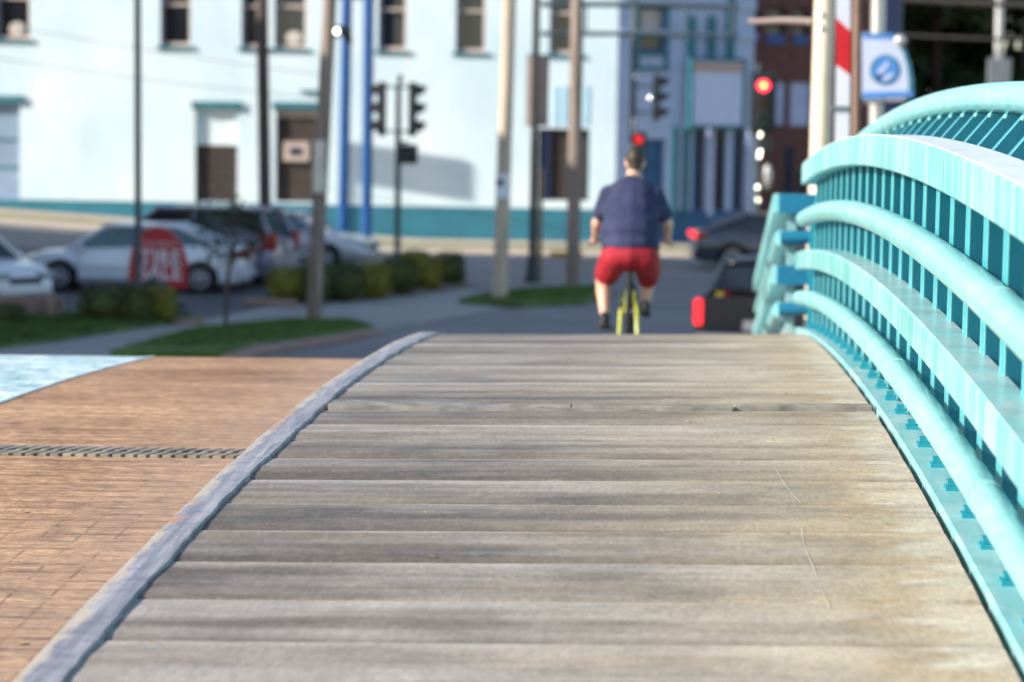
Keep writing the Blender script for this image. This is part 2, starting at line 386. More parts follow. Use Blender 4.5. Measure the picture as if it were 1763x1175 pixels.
M['cream'] = mat('cream_paint', (0.72, 0.62, 0.46), 0.1, 3, rough=0.5)
M['brown_metal'] = mat('brown_metal', (0.24, 0.15, 0.11), 0.2, 3, rough=0.5, metal=0.3)
M['black'] = mat('black_paint', (0.014, 0.017, 0.019), 0.2, 4, rough=0.4)
M['blue_pole'] = mat('blue_pole', (0.008, 0.085, 0.28), 0.12, 3, rough=0.35, coat=0.3)
M['chrome'] = mat('chrome', (0.8, 0.78, 0.72), 0.05, 3, rough=0.12, metal=1.0)
M['white_paint'] = mat('white_paint', (0.62, 0.64, 0.72), 0.05, 3, rough=0.45)
M['red_paint'] = mat('red_paint', (0.52, 0.008, 0.012), 0.08, 3, rough=0.5)
M['sign_red'] = mat('sign_red', (0.50, 0.02, 0.03), 0.06, 3, rough=0.5)
M['sign_white'] = mat('sign_white', (0.80, 0.80, 0.84), 0.04, 3, rough=0.55)
M['sign_pink'] = mat('sign_pink', (0.62, 0.30, 0.33), 0.04, 3, rough=0.55)
M['banner_shaded'] = mat('banner_shaded', (0.50, 0.56, 0.72), 0.05, 3, rough=0.6)  # white cloth with lavender shade mixed into its colour
M['banner_blue'] = mat('banner_blue', (0.06, 0.22, 0.55), 0.08, 3, rough=0.6)
M['banner_teal'] = mat('banner_teal', (0.02, 0.16, 0.24), 0.08, 3, rough=0.6)
M['banner_tan'] = mat('banner_tan', (0.42, 0.32, 0.28), 0.08, 3, rough=0.8)
M['navy'] = mat('navy_metal', (0.012, 0.02, 0.06), 0.15, 3, rough=0.4)
M['silver'] = mat('silver_paint', (0.74, 0.76, 0.80), 0.03, 3, rough=0.32, metal=0.1, coat=0.8)
M['van_grey'] = mat('van_paint', (0.25, 0.235, 0.31), 0.03, 3, rough=0.3, metal=0.2, coat=0.8)
M['silver_warm'] = mat('champagne_paint', (0.52, 0.52, 0.54), 0.03, 3, rough=0.34, metal=0.35, coat=0.8)
M['white_car'] = mat('white_car_paint', (0.78, 0.77, 0.76), 0.03, 3, rough=0.3, coat=0.8)
M['dark_car'] = mat('dark_blue_paint', (0.035, 0.04, 0.06), 0.05, 3, rough=0.25, metal=0.3, coat=1.0)
M['black_car'] = mat('black_car_paint', (0.008, 0.008, 0.01), 0.05, 3, rough=0.25, coat=1.0)
M['tyre'] = mat('tyre', (0.014, 0.014, 0.015), 0.2, 6, rough=0.85)
M['alloy'] = mat('alloy', (0.5, 0.5, 0.52), 0.1, 4, rough=0.3, metal=0.8)
M['dark_trim'] = mat('dark_trim', (0.02, 0.02, 0.022), 0.2, 4, rough=0.6)
M['tail_off'] = mat('tail_light_lens', (0.40, 0.01, 0.012), 0.1, 4, rough=0.2, coat=0.6)
M['tail_on'] = mat('tail_light_lit', (0.5, 0.01, 0.012), 0.05, 4, rough=0.2, emit=((1, 0.025, 0.035), 1.5))
M['head_lens'] = mat('headlight_lens', (0.35, 0.40, 0.42), 0.2, 6, rough=0.1, coat=0.8)
M['plate_white'] = mat('plate_white', (0.65, 0.62, 0.55), 0.1, 6, rough=0.5)
M['yellow_tag'] = mat('yellow_tag', (0.55, 0.45, 0.03), 0.1, 6, rough=0.5)
M['lens_red_on'] = mat('signal_red_lit', (0.6, 0.01, 0.01), 0.05, 4, rough=0.3, emit=((1, 0.02, 0.07), 4.2))
M['lens_dim'] = mat('signal_red_dim', (0.6, 0.01, 0.01), 0.05, 4, rough=0.3, emit=((1, 0.015, 0.02), 0.9))
M['lens_core'] = mat('signal_core_lit', (0.8, 0.3, 0.05), 0.05, 4, rough=0.3, emit=((1, 0.5, 0.0), 4.0))
M['lens_amber'] = mat('signal_amber_off', (0.12, 0.05, 0.008), 0.1, 4, rough=0.2)
M['lens_green'] = mat('signal_green_off', (0.008, 0.08, 0.045), 0.1, 4, rough=0.2)
M['lens_red'] = mat('signal_red_off', (0.14, 0.012, 0.01), 0.1, 4, rough=0.2)
M['hedge_dark'] = mat('hedge_dark', (0.045, 0.06, 0.012), 0.5, 3, rough=0.7, base2=(0.085, 0.105, 0.02))
M['hedge_gold'] = mat('hedge_gold', (0.16, 0.15, 0.015), 0.4, 3, rough=0.7, base2=(0.25, 0.21, 0.02))
M['leaf_dark'] = mat('leaf_dark', (0.018, 0.038, 0.014), 0.5, 0.6, rough=0.7, base2=(0.045, 0.07, 0.022))
M['leaf_sap'] = mat('leaf_sapling', (0.035, 0.055, 0.03), 0.4, 2, rough=0.7)
M['bark'] = mat('bark', (0.10, 0.07, 0.055), 0.3, 4, (4, 4, 0.6), rough=0.9)
M['skin'] = mat('skin', (0.62, 0.35, 0.24), 0.08, 8, rough=0.5, base2=(0.66, 0.38, 0.27))
M['hair'] = mat('hair', (0.035, 0.022, 0.014), 0.3, 30, (1, 1, 0.3), rough=0.6)
M['shirt'] = mat('navy_shirt', (0.028, 0.034, 0.078), 0.22, 3, rough=0.9, base2=(0.045, 0.05, 0.10), bump=1.0, bscale=7, spec=0.2)
M['shorts'] = mat('red_shorts', (0.32, 0.004, 0.014), 0.15, 5, rough=0.75, bump=0.3, bscale=20)
M['shoe'] = mat('black_shoe', (0.018, 0.016, 0.016), 0.3, 10, rough=0.7)
M['neon'] = mat('neon_yellow', (0.42, 0.42, 0.02), 0.08, 6, rough=0.4, coat=0.4)
M['bike_dark'] = mat('bike_dark', (0.03, 0.05, 0.045), 0.2, 6, rough=0.4)
M['yellow_curb'] = mat('yellow_curb', (0.55, 0.30, 0.02), 0.15, 4, rough=0.7)
M['wire'] = mat('cable', (0.06, 0.05, 0.045), 0.2, 4, rough=0.7)

# ------------------------------------------------------------------ bridge profile
def prof(D): return 1.25 + 0.0057 * (D - 11.3) ** 2
KINK = 16.0
def walk_z(X, D): return 3.85 - prof(D) + 0.0209 * X
def road_z(X, D): return 3.85 - (prof(D) + 0.17) - 0.0366 + 0.01 * (X + 1.75)
def ramp_z(D): return max(0.006, 3.85 - (1.40 + 0.1085 * (D - 15.9)))
def slope(D): return -2 * 0.0057 * (D - 11.3)
def gh(X, Y): return 0.054 * max(0.0, -(X + 8)) * sm((Y - 58) / 14)
def sheet(name, xs, ys, zf, material, skirt=None, smooth=True, kind='structure'):
    m = MB(); nx, ny = len(xs), len(ys)
    vs = [(x, y, zf(x, y)) for y in ys for x in xs]
    fs = [(j * nx + i, j * nx + i + 1, (j + 1) * nx + i + 1, (j + 1) * nx + i) for j in range(ny - 1) for i in range(nx - 1)]
    m.add(vs, fs)
    if skirt is not None:
        rim = [i for i in range(nx)] + [(j + 1) * nx - 1 for j in range(1, ny)] + [(ny - 1) * nx + i for i in range(nx - 2, -1, -1)] + [j * nx for j in range(ny - 2, 0, -1)]
        k = len(vs); m.v += [(m.v[i][0], m.v[i][1], skirt) for i in rim]; R = len(rim)
        m.f += [(rim[a], rim[(a + 1) % R], k + (a + 1) % R, k + a) for a in range(R)]
    o = m.build(name, material, smooth=smooth)
    if kind: o['kind'] = kind
    return o
def lin(a, b, n): return [a + (b - a) * i / (n - 1) for i in range(n)]
def poly_sheet(name, pts, material, dz, thick=0.0, kind='structure'):
    """flat ground patch given by ground points; follows the rise of the ground on the left"""
    bm = bmesh.new(); vs = [bm.verts.new((p[0], p[1], 0)) for p in pts]; bm.faces.new(vs)
    bmesh.ops.triangulate(bm, faces=bm.faces)
    bmesh.ops.subdivide_edges(bm, edges=bm.edges, cuts=5, use_grid_fill=True)
    for v in bm.verts: v.co.z = gh(v.co.x, v.co.y) + dz
    if thick:
        r = bmesh.ops.extrude_face_region(bm, geom=list(bm.faces))
        for e in r['geom']:
            if isinstance(e, bmesh.types.BMVert): e.co.z -= thick
    bmesh.ops.recalc_face_normals(bm, faces=bm.faces)
    me = bpy.data.meshes.new(name); bm.to_mesh(me); bm.free(); me.materials.append(material)
    if not thick:
        for p in me.polygons:
            if p.normal.z < 0: p.flip()
    return link(name, me, kind=kind)

# ------------------------------------------------------------------ ground and streets
xs = [-1500, -600, -200, -90, -60] + lin(-44, 0, 23) + [10, 30, 60, 150, 500, 1500]
ys = [-1500, -300, -60, 0, 30, 45] + lin(52, 96, 23) + [110, 150, 400, 1500]
sheet('ground', xs, ys, lambda x, y: gh(x, y) - 0.004, M['dirt'])
lx = lin(-58, 40, 50)
sheet('street', lx, lin(56.5, 71.6, 16), lambda x, y: gh(x, y) + 0.004, M['asphalt'])
sheet('street', lin(-6.2, 9, 8), lin(36, 56.45, 10), lambda x, y: gh(x, y) + 0.004, M['asphalt'])
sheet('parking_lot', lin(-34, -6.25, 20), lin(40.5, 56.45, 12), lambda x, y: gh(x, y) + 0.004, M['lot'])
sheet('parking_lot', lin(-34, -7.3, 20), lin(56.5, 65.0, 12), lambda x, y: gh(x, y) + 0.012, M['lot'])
sheet('kerb', lx, [71.62, 71.66, 73.4], lambda x, y: gh(x, y) + (0.0 if y < 71.64 else 0.06), M['pale_concrete'])
sheet('grass_strip', lx, lin(73.41, 75.6, 4), lambda x, y: gh(x, y) + 0.055, M['dry_grass'], kind='structure')
sheet('pavement', lx, lin(75.61, 78.42, 5), lambda x, y: gh(x, y) + 0.06, M['pale_concrete'])
G = lambda *pp: [gz(*p)[:2] for p in pp]
poly_sheet('path', G((-60, 618), (230, 618), (330, 585), (480, 566), (560, 558), (650, 570), (720, 560), (880, 530), (800, 497), (640, 512), (480, 527), (330, 556), (180, 572), (-60, 604)), M['path'], 0.016)
poly_sheet('lawn', G((-90, 612), (100, 590), (240, 568), (345, 553), (290, 545), (60, 548), (-90, 552)), M['grass'], 0.10, 0.12)
poly_sheet('grass_verge', G((190, 618), (330, 578), (500, 560), (600, 562), (645, 574), (560, 588), (440, 604), (400, 618)), M['grass'], 0.14, 0.13)
poly_sheet('kerb', G((380, 622), (440, 605), (560, 589), (650, 574.5), (662, 577), (575, 594), (470, 610), (420, 624)), M['curb_tan'], 0.10, 0.10)
poly_sheet('grass_island', G((790, 524), (900, 505), (1045, 499), (1050, 512), (1000, 526), (880, 532)), M['grass'], 0.12, 0.11)
poly_sheet('planting_bed', G((462, 528), (560, 522), (700, 510), (800, 496), (805, 484), (700, 482), (560, 496), (462, 508)), M['dirt'], 0.10, 0.09)

def tufts(name, pts, n, h, material, seed):
    rg = np.random.default_rng(seed); P = np.array([(p[0], p[1]) for p in pts]); m = MB()
    lo, hi = P.min(0), P.max(0); k = 0
    while k < n:
        q = lo + (hi - lo) * rg.random(2); ins = False; j = len(P) - 1
        for i in range(len(P)):
            if (P[i][1] > q[1]) != (P[j][1] > q[1]) and q[0] < (P[j][0] - P[i][0]) * (q[1] - P[i][1]) / (P[j][1] - P[i][1]) + P[i][0]: ins = not ins
            j = i
        if not ins: continue
        k += 1; a = rg.random() * 6.28; hh = h * (0.5 + rg.random()); c, s_ = math.cos(a) * 0.02, math.sin(a) * 0.02
        lx_, ly_ = rg.normal(0, 0.03), rg.normal(0, 0.03)
        m.add([(q[0] - c, q[1] - s_, 0.1), (q[0] + c, q[1] + s_, 0.1), (q[0] + lx_, q[1] + ly_, 0.1 + hh)], [(0, 1, 2)])
    o = m.build(name, material); o['kind'] = 'stuff'; return o
tufts('grass', G((-20, 606), (100, 588), (240, 567), (335, 554), (290, 547), (60, 550), (-20, 554)), 5000, 0.07, M['grass'], 1)
tufts('grass', G((215, 612), (330, 580), (500, 562), (600, 563), (640, 573), (560, 587), (440, 602), (400, 612)), 5000, 0.09, M['grass'], 2)
tufts('grass', G((800, 523), (900, 507), (1040, 501), (1040, 511), (1000, 524), (880, 530)), 2500, 0.08, M['grass'], 3)

# ------------------------------------------------------------------ bridge
ds = lin(-4, KINK, 41)
sheet('bridge_slab', [-12, -1.75, -1.6, 1.6], ds, lambda x, y: (road_z(x, y) - 0.16 if x < -1.65 else walk_z(x, y) - 0.12), M['concrete'], skirt=-0.2, smooth=False)
sheet('road_deck', lin(-12, -1.66, 18), lin(-4, 10.28, 30), road_z, M['road'])
sheet('road_deck', lin(-3.42, -1.66, 5), lin(10.50, KINK, 14), road_z, M['road'])
sheet('approach_road', [-12, -9, -6, -4, -1.78, -1.70, 0, 2, 4, 6.2], lin(KINK + 0.02, 39.5, 26), lambda x, y: (ramp_z(y) - 0.02 if x > -1.72 else max(0.006, min(road_z(x, KINK) - 0.04 - 0.128 * (y - KINK), ramp_z(y) - .02))), M['asphalt'], skirt=-0.3)

walk = struct(link('walkway', None))
PITCH, GAP = 0.468, 0.012
pm = []
for k in range(4):
    rg = random.Random(k); m = MB(); nx = 26
    yy = [-PITCH / 2 + GAP / 2, -PITCH / 2 + GAP / 2 + 0.006, -0.12, 0.0, 0.12, PITCH / 2 - GAP / 2 - 0.006, PITCH / 2 - GAP / 2]
    zz = [-0.010, -0.002, 0.001, 0.002, 0.001, -0.001, -0.010]
    vs = []; fs = []
    for i in range(nx):
        x = -1.57 + 2.482 * i / (nx - 1); j1, j2 = rg.uniform(-.003, .003), rg.uniform(-.003, .003)
        for j in range(7): vs.append((x, yy[j] + (j1 if j < 2 else j2 if j > 4 else 0), zz[j]))
        vs.append((x, yy[6], -0.07)); vs.append((x, yy[0], -0.07))
    for i in range(nx - 1):
        for j in range(9): fs.append((i * 9 + j, i * 9 + (j + 1) % 9, (i + 1) * 9 + (j + 1) % 9, (i + 1) * 9 + j))
    fs += [tuple(range(9)), tuple((nx - 1) * 9 + j for j in range(9))]
    m.add(vs, fs); me = m.mesh('plank'); me.materials.append(M['plank']); pm.append(me)
cz = [10.62 - PITCH / 2 - PITCH * k for k in range(31)] + [10.86 + PITCH / 2 + PITCH * k for k in range(11)]
rp = random.Random(5)
for k, D in enumerate(sorted(cz)):
    o = link('plank', pm[k % 4], walk, (0, D, walk_z(0, D) + rp.uniform(-0.0012, 0.0012)))
    o.rotation_euler = (math.atan(slope(D)) + rp.uniform(-.002, .002), -math.atan(0.0209) + rp.uniform(-.0004, .0004), 0)
# sliding cover plates at the walkway joint
for (x0, x1, y0, y1) in ((-1.5, -0.42, 10.75, 10.82), (-0.41, 0.30, 10.71, 10.80), (0.31, 0.92, 10.75, 10.83)):
    m = MB().bbox((x0, y0, -0.03), (x1, y1, 0.003))
    o = m.build('cover_plate', M['steel'], walk, loc=(0, 0, walk_z(0, 10.75) + 0.006), bevel=0.004); o.rotation_euler = (0, -math.atan(0.0209), 0)
MB().bbox((-1.5, 10.64, -0.08), (0.92, 10.85, -0.010)).build('joint_seal', M['steel'], walk, loc=(0, 0, walk_z(0, 10.75)))

# curb between walkway and road: worn plate edge, ragged on the walkway side
def curb():
    m = MB(); rg = random.Random(3); n = 420; vs = []; fs = []; a = b = 0.0
    for i in range(n):
        D = -4 + (17.2 - (-4)) * i / (n - 1); a = a * 0.8 + rg.uniform(-.004, .004); b = b * 0.8 + rg.uniform(-.005, .005)
        zt = (walk_z(-1.6, min(D, KINK)) if D < KINK else walk_z(-1.6, KINK) - 0.10 * (D - KINK)) + 0.014
        xl, xr = -1.655 + a * 0.6, -1.522 + b
        prof_ = [(xl - 0.03, zt - 0.36), (xl - 0.012, zt - 0.03 + a * .3), (xl + 0.012, zt - 0.001), (xl + 0.05, zt + b * .15), (xr - 0.04, zt + 0.001), (xr - 0.006, zt), (xr, zt - 0.012 + b * .3), (xr - 0.004, zt - 0.09)]
        vs += [(x, D, z) for x, z in prof_]
    k = 8
    for i in range(n - 1):
        for j in range(k - 1): fs.append((i * k + j, i * k + j + 1, (i + 1) * k + j + 1, (i + 1) * k + j))
    fs += [tuple(range(k)), tuple((n - 1) * k + j for j in range(k))]
    m.add(vs, fs); return struct(m.build('kerb', M['curb'], smooth=True))
curb()

# finger joint across the road
fj = struct(link('expansion_joint', None))
me_m = MB(); me_m.prism([(-0.018, -0.06), (0.018, -0.06), (0.016, 0.0), (0.007, 0.062), (-0.007, 0.062), (-0.016, 0.0)], (0, 0, -0.02), (1, 0, 0), (0.35, 1, 0), (0, 0, 0.03))
fm = me_m.mesh('finger'); fm.materials.append(M['finger'])
x = -1.80
while x > -7.0:
    for r_, yy in ((0, 10.335), (1, 10.455)):
        o = link('finger', fm, fj, (x - .027 * r_, yy, road_z(x, yy) + 0.002)); o.rotation_euler = (0, 0, PI * r_)
    x -= 0.055
MB().bbox((-12, 10.27, -0.12), (-1.73, 10.51, -0.05)).build('joint_trough', M['rubber_gap'], fj, loc=(0, 0, road_z(-3, 10.39)))

# open steel grating strip of the traffic lane
gr = root('steel_grating', 'pale steel open grating panel in the traffic lane at the left edge of the deck', 'grating')
m1, m2 = MB(), MB()
y = 10.6
while y < KINK - 0.05:
    zc = road_z(-3.43, y); zl = road_z(-12, y)
    m1.prism([(0, -0.05), (0.05, -0.05), (0.05, 0.0), (0, 0.0)], (-12, y, zl), (0, 1, 0), (0, 0, 1), (8.55, 0, zc - zl)); y += 0.24
for i in range(80):
    x0 = -3.5 - i * 0.105
    pts = [(x0, yy, road_z(x0, yy) - 0.012) for yy in lin(10.6, KINK - 0.06, 8)]
    for a, b in zip(pts[:-1], pts[1:]): m2.add([(a[0], a[1], a[2] - .04), (a[0] + .02, a[1], a[2] - .04), (a[0] + .02, a[1], a[2]), (a[0], a[1], a[2]), (b[0], b[1], b[2] - .04), (b[0] + .02, b[1], b[2] - .04), (b[0] + .02, b[1], b[2]), (b[0], b[1], b[2])], [(3, 2, 6, 7), (0, 3, 7, 4), (2, 1, 5, 6)])
m1.build('cross_bars', M['grating'], gr, kind='stuff'); m2.build('bearing_bars', M['grating_dark'], gr, kind='stuff')
m3 = MB()
pts = [(-3.43, yy, road_z(-3.43, yy) - 0.03) for yy in lin(10.6, KINK - 0.06, 8)]
for a, b in zip(pts[:-1], pts[1:]): m3.prism([(-.012, -.04), (.012, -.04), (.012, .038), (-.012, .038)], a, (1, 0, 0), (0, 0, 1), (0, b[1] - a[1], b[2] - a[2]))
m3.build('edge_bar', M['grating'], gr)
# ---- railing
RE = 17.7                                            # rails end here
def rz(D): return 3.85 - prof(D) + 0.0209            # deck level at the railing
rl = root('bridge_railing', 'turquoise arched steel bridge railing along the right side of the plank walkway', 'railing')
def rail_seg(d0, d1, poly, x0, h, material, name, n=6):
    """poly in (x,z) about (x0, deck + h)"""
    m = MB(); k = len(poly); vs = []; fs = []
    for i in range(n):
        D = d0 + (d1 - d0) * i / (n - 1); z = rz(D) + h
        vs += [(x0 + px, D, z + pz) for px, pz in poly]
    for i in range(n - 1):
        for j in range(k): fs.append((i * k + j, i * k + (j + 1) % k, (i + 1) * k + (j + 1) % k, (i + 1) * k + j))
    fs += [tuple(range(k)), tuple((n - 1) * k + j for j in range(k))]
    m.add(vs, fs); return m.build(name, material, rl, smooth=True)
circ = lambda r, n=16: [(r * math.cos(2 * PI * i / n), r * math.sin(2 * PI * i / n)) for i in range(n)]
def rrect(x0, x1, z0, z1, c=0.008): return [(x0 + c, z0), (x1 - c, z0), (x1, z0 + c), (x1, z1 - c), (x1 - c, z1), (x0 + c, z1), (x0, z1 - c), (x0, z0 + c)]
SEG = [-3.0] + [-1.05 + 1.944 * k for k in range(10)]
SEG = [s for s in SEG if s < RE - 0.8] + [RE]
for d0, d1 in zip(SEG[:-1], SEG[1:]):
    e = 0.0025
    rail_seg(d0 + e, d1 - e, rrect(0, 0.175, -0.15, 0), 0.955, 1.20, M['rail'], 'top_rail')
    rail_seg(d0 + .004, d1 - .004, rrect(0.006, 0.172, -0.001, 0.004, .001), 0.955, 1.20, M['cap'], 'cap_plate')
    rail_seg(d0 + e, d1 - e, rrect(0, 0.13, -0.125, 0), 0.925, 0.555, M['rail'], 'middle_rail')
    rail_seg(d0 + .004, d1 - .004, rrect(0.006, 0.127, -0.001, 0.004, .001), 0.925, 0.555, M['cap_teal'], 'cap_plate')
SP = [-3.0] + [-1.5 + 2.916 * k for k in range(7)]
SP = [s for s in SP if s < RE - 0.8] + [RE]
for d0, d1 in zip(SP[:-1], SP[1:]):
    rail_seg(d0, d1, circ(0.062), 0.985, 0.80, M['pipe'], 'upper_pipe', 8)
    rail_seg(d0, d1, circ(0.055), 0.965, 0.225, M['pipe'], 'lower_pipe', 8)
    rail_seg(d0, d1, circ(0.066), 1.40, 1.375, M['pipe'], 'outer_tube', 8)
# weld collars, end caps
for D in SP[1:-1]:
    rail_seg(D - 0.012, D + 0.012, circ(0.0645), 0.985, 0.80, M['pipe'], 'weld_collar', 2)
    rail_seg(D - 0.012, D + 0.012, circ(0.0575), 0.965, 0.225, M['pipe'], 'weld_collar', 2)
for (x0, h, r) in ((0.985, 0.80, 0.062), (0.965, 0.225, 0.055), (1.40, 1.375, 0.066)):
    MB().ball((x0, RE, rz(RE) + h), (r, r * 0.9, r), 16, 8).build('end_cap', M['pipe'], rl, smooth=True)
fin_poly = [(1.045, 0.02), (1.045, 1.085), (1.125, 1.085), (1.15, 1.108), (1.20, 1.112), (1.378, 1.315), (1.46, 1.32), (1.42, 1.10), (1.285, 0.9), (1.25, 0.02)]
SK = math.tan(rad(17))
m = MB(); m.prism(fin_poly, (0, 0, 0), (1, SK, 0), (0, 0, 1), (0, 0.13, 0)); m.v = [(a, b - 1.045 * SK, c) for a, b, c in m.v]
fin = m.mesh('fin'); fin.materials.append(M['fin'])
es = MB(); es.prism([(1.041, 0.02), (1.041, 1.05), (1.0448, 1.05), (1.0448, 0.02)], (0, -1.045 * SK, 0), (1, SK, 0), (0, 0, 1), (0, 0.13, 0))  # thin strips added to paint the fins' edges as sunlit
esm = es.mesh('sunlit_edge_strip'); esm.materials.append(M['edge'])
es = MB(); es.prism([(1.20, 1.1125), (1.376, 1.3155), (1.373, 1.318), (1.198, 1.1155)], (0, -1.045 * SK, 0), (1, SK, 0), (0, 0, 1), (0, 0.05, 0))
esd = es.mesh('sunlit_edge_strip'); esd.materials.append(M['edge'])
bm_ = MB(); bm_.bbox((0.99, 0.03, 0.008), (1.05, 0.10, 0.028)); bm_.bbox((0.998, 0.045, 0.0285), (1.03, 0.085, 0.05))
bkt = bm_.mesh('bracket'); bkt.materials.append(M['fin'])
nm = MB(); nm.ball((1.356, 0.05, 1.298), 0.011, 8, 6); nut = nm.mesh('bolt'); nut.materials.append(M['rail'])
lug = MB(); lug.bbox((1.0, 0.0, 1.045), (1.045, 0.10, 1.07)); lugm = lug.mesh('lug'); lugm.materials.append(M['fin'])
D = 7.0 - 0.486 * 20
while D < RE - 0.1:
    f = link('fin', fin, rl, (0, D, rz(D)))
    link('bracket', bkt, f); link('bolt', nut, f); link('sunlit_edge_strip', esm, f); link('sunlit_edge_strip', esd, f)
    D += 0.486
m = MB(); vs = []; fs = []
dd = lin(-3, RE, 40)
for D in dd:
    z = rz(D); vs += [(0.938, D, z - 0.10), (0.938, D, z + 0.006), (0.946, D, z + 0.012), (1.30, D, z + 0.012), (1.30, D, z - 0.10)]
for i in range(39):
    for j in range(4): fs.append((i * 5 + j, i * 5 + j + 1, i * 5 + j + 6, i * 5 + j + 5))
fs += [tuple(range(5)), tuple(195 + j for j in range(5))]
m.add(vs, fs); m.build('base_plate', M['plate'], rl)
# ---- lower railing that runs on down the approach
ar = root('approach_railing', 'pale turquoise railing running down the ramp beyond the end of the arched bridge railing', 'railing')
def ap(t, drop): return Vector((0.90 + 0.16 * t, 19.4 + 8.4 * t, 3.85 - (drop + 1.20 * t)))
for i, dr in enumerate((0.60, 0.88, 1.17, 1.45)):
    pts = [ap(t, dr) for t in lin(0, 1, 8)]
    if i % 2: MB().path(pts, 0.065, 12).build('pipe_rail', M['pipe'], ar, smooth=True)
    else: 
        q = MB(); 
        for a, b in zip(pts[:-1], pts[1:]): q.prism(rrect(-.075, .06, -.075, .075), a, (1, 0, 0), (0, 0, 1), b - a)
        q.build('flat_rail', M['pipe'], ar)
    a = ap(0, dr)
    if i % 2: MB().path([(a.x - 0.01, a.y - .02, a.z), (1.24, a.y - .02, a.z + .02)], 0.055, 12).build('stub', M['stub'], ar, smooth=True)
    else: MB().bbox((a.x - 0.03, a.y - .09, a.z - .075), (1.24, a.y + .03, a.z + .075)).build('stub', M['stub'], ar)
for t in (0.02, 0.2, 0.4, 0.6, 0.8, 0.97):
    p = ap(t, 0.6); g = ramp_z(p.y) - 0.03
    MB().bbox((p.x + .05, p.y - .05, g), (p.x + 0.12, p.y + .05, p.z + .05)).build('post', M['plate'], ar)
for k in range(3):
    MB().bbox((1.10, 18.0 + k * .5, ramp_z(18) - 0.4), (1.30, 18.1 + k * .5, rz(RE) + 0.95 - .05 * k)).build('end_post', M['fin'], ar)
MB().bbox((0.95, 17.85, 0.3), (1.35, 20.0, ramp_z(18.6) + .05)).build('footing', M['concrete'], ar)

# ------------------------------------------------------------------ buildings
WY = 78.4
def wuv(px, py): p = gd(px, py, WY); return p.x, p.z
def wall(name, u0, u1, z0, z1, ops, material, parent, depth=0.28, back=None):
    ops = [[o[0], o[1], max(o[2], z0 + .0), o[3]] for o in ops]
    us = sorted({u0, u1} | {o[i] for o in ops for i in (0, 1)}); zs = sorted({z0, z1} | {o[i] for o in ops for i in (2, 3)})
    m = MB(); idx = {}
    def vid(u, z):
        if (u, z) not in idx: idx[(u, z)] = len(m.v); m.v.append((u, 0.0, z))
        return idx[(u, z)]
    for a, b in zip(us[:-1], us[1:]):
        for c, d in zip(zs[:-1], zs[1:]):
            mu, mz = (a + b) / 2, (c + d) / 2
            if any(o[0] < mu < o[1] and o[2] < mz < o[3] for o in ops): continue
            m.f.append((vid(a, c), vid(b, c), vid(b, d), vid(a, d)))
    me = bpy.data.meshes.new(name); me.from_pydata(m.v, [], m.f); me.update(); me.materials.append(material)
    o = link(name, me, parent)
    for (a, b, c, d) in ops:
        r = MB()
        r.quad((a, 0, c), (a, depth, c), (a, depth, d), (a, 0, d)); r.quad((b, 0, c), (b, 0, d), (b, depth, d), (b, depth, c))
        r.quad((a, 0, d), (a, depth, d), (b, depth, d), (b, 0, d)); r.quad((a, 0, c), (b, 0, c), (b, depth, c), (a, depth, c))
        r.build('reveal', material if back is None else back, o)
    return o
def sash_window(parent, a, b, c, d, frame, depth=0.2, sill=True, blind=0.0, blind_mat=None, trim=None):
    t = 0.085; w_ = MB(); mz = c + (d - c) * 0.52
    w_.bbox((a, depth - .05, c), (a + t, depth + .03, d)); w_.bbox((b - t, depth - .05, c), (b, depth + .03, d))
    w_.bbox((a + t, depth - .045, c), (b - t, depth + .03, c + t * 1.6)); w_.bbox((a + t, depth - .045, d - t), (b - t, depth + .03, d))
    w_.bbox((a + t, depth - .045, mz - t * .6), (b - t, depth + .03, mz + t * .6))
    win = w_.build('window', frame, parent)
    MB().bbox((a + t, depth + .005, c + t), (b - t, depth + .02, d - t)).build('pane', M['glass_dark'], win)
    if blind: MB().bbox((a + t, depth - .02, d - t - (d - c) * blind), (b - t, depth + .0, d - t)).build('blind', blind_mat or M['curtain'], win)
    if sill: MB().bbox((a - 0.12, -0.09, c - 0.10), (b + 0.12, 0.1, c - 0.002)).build('sill', M['teal_trim'] if trim is None else trim, win)
    return win

bA = root('white_building', 'long white painted building with a teal base band and tall sash windows', 'building', (0, WY, 0))
XL, XR = -45.0, wuv(1062, 200)[0]
band = 1.12
def op(x0, x1, y0, y1):
    a, _ = wuv(x0, 200); b, _ = wuv(x1, 200); return [a, b, wuv((x0 + x1) / 2, y1)[1], wuv((x0 + x1) / 2, y0)[1]]
uppers = [op(-6, 52, -70, 68), op(276, 328, -60, 80), op(415, 462, -56, 83), op(472, 526, -56, 84), op(650, 698, -50, 88), op(783, 834, -48, 91), op(944, 998, -44, 94)]
door = op(-70, 34, 176, 352); w1 = op(336, 409, 187, 348); w2 = op(475, 546, 188, 348); d3 = op(928, 1016, 222, 346); bl = op(955, 1015, 150, 214)
wallo = wall('wall', XL, XR, band, 10.5, uppers + [door, w1, w2, d3], M['white_wall'], bA)
lowops = []
wall('base_band', XL, XR, -0.3, band, lowops, M['teal_wall'], bA)
MB().bbox((XL, -0.35, 10.5), (XR + .2, 0.3, 11.0)).build('cornice', M['teal_trim'], bA)
MB().bbox((XL, 0.32, -0.3), (XR - 0.02, 14, 10.4)).build('body', M['white_wall'], bA)
for i, u in enumerate(uppers):
    sash_window(bA, *u, M['sash'], blind=0.0 if i in (0, 5) else 0.12)
    MB().bbox((u[0] - .004, 0.03, u[2]), (u[0] + 0.05, 0.2, u[3])).build('jamb', M['blue_trim'], bA)
    if i in (0, 3): MB().ball(((u[0] + u[1]) / 2 + .1, 0.17, u[2] + .35), (.28, .03, .22), 12, 8).build('curtain', M['curtain'], bA)
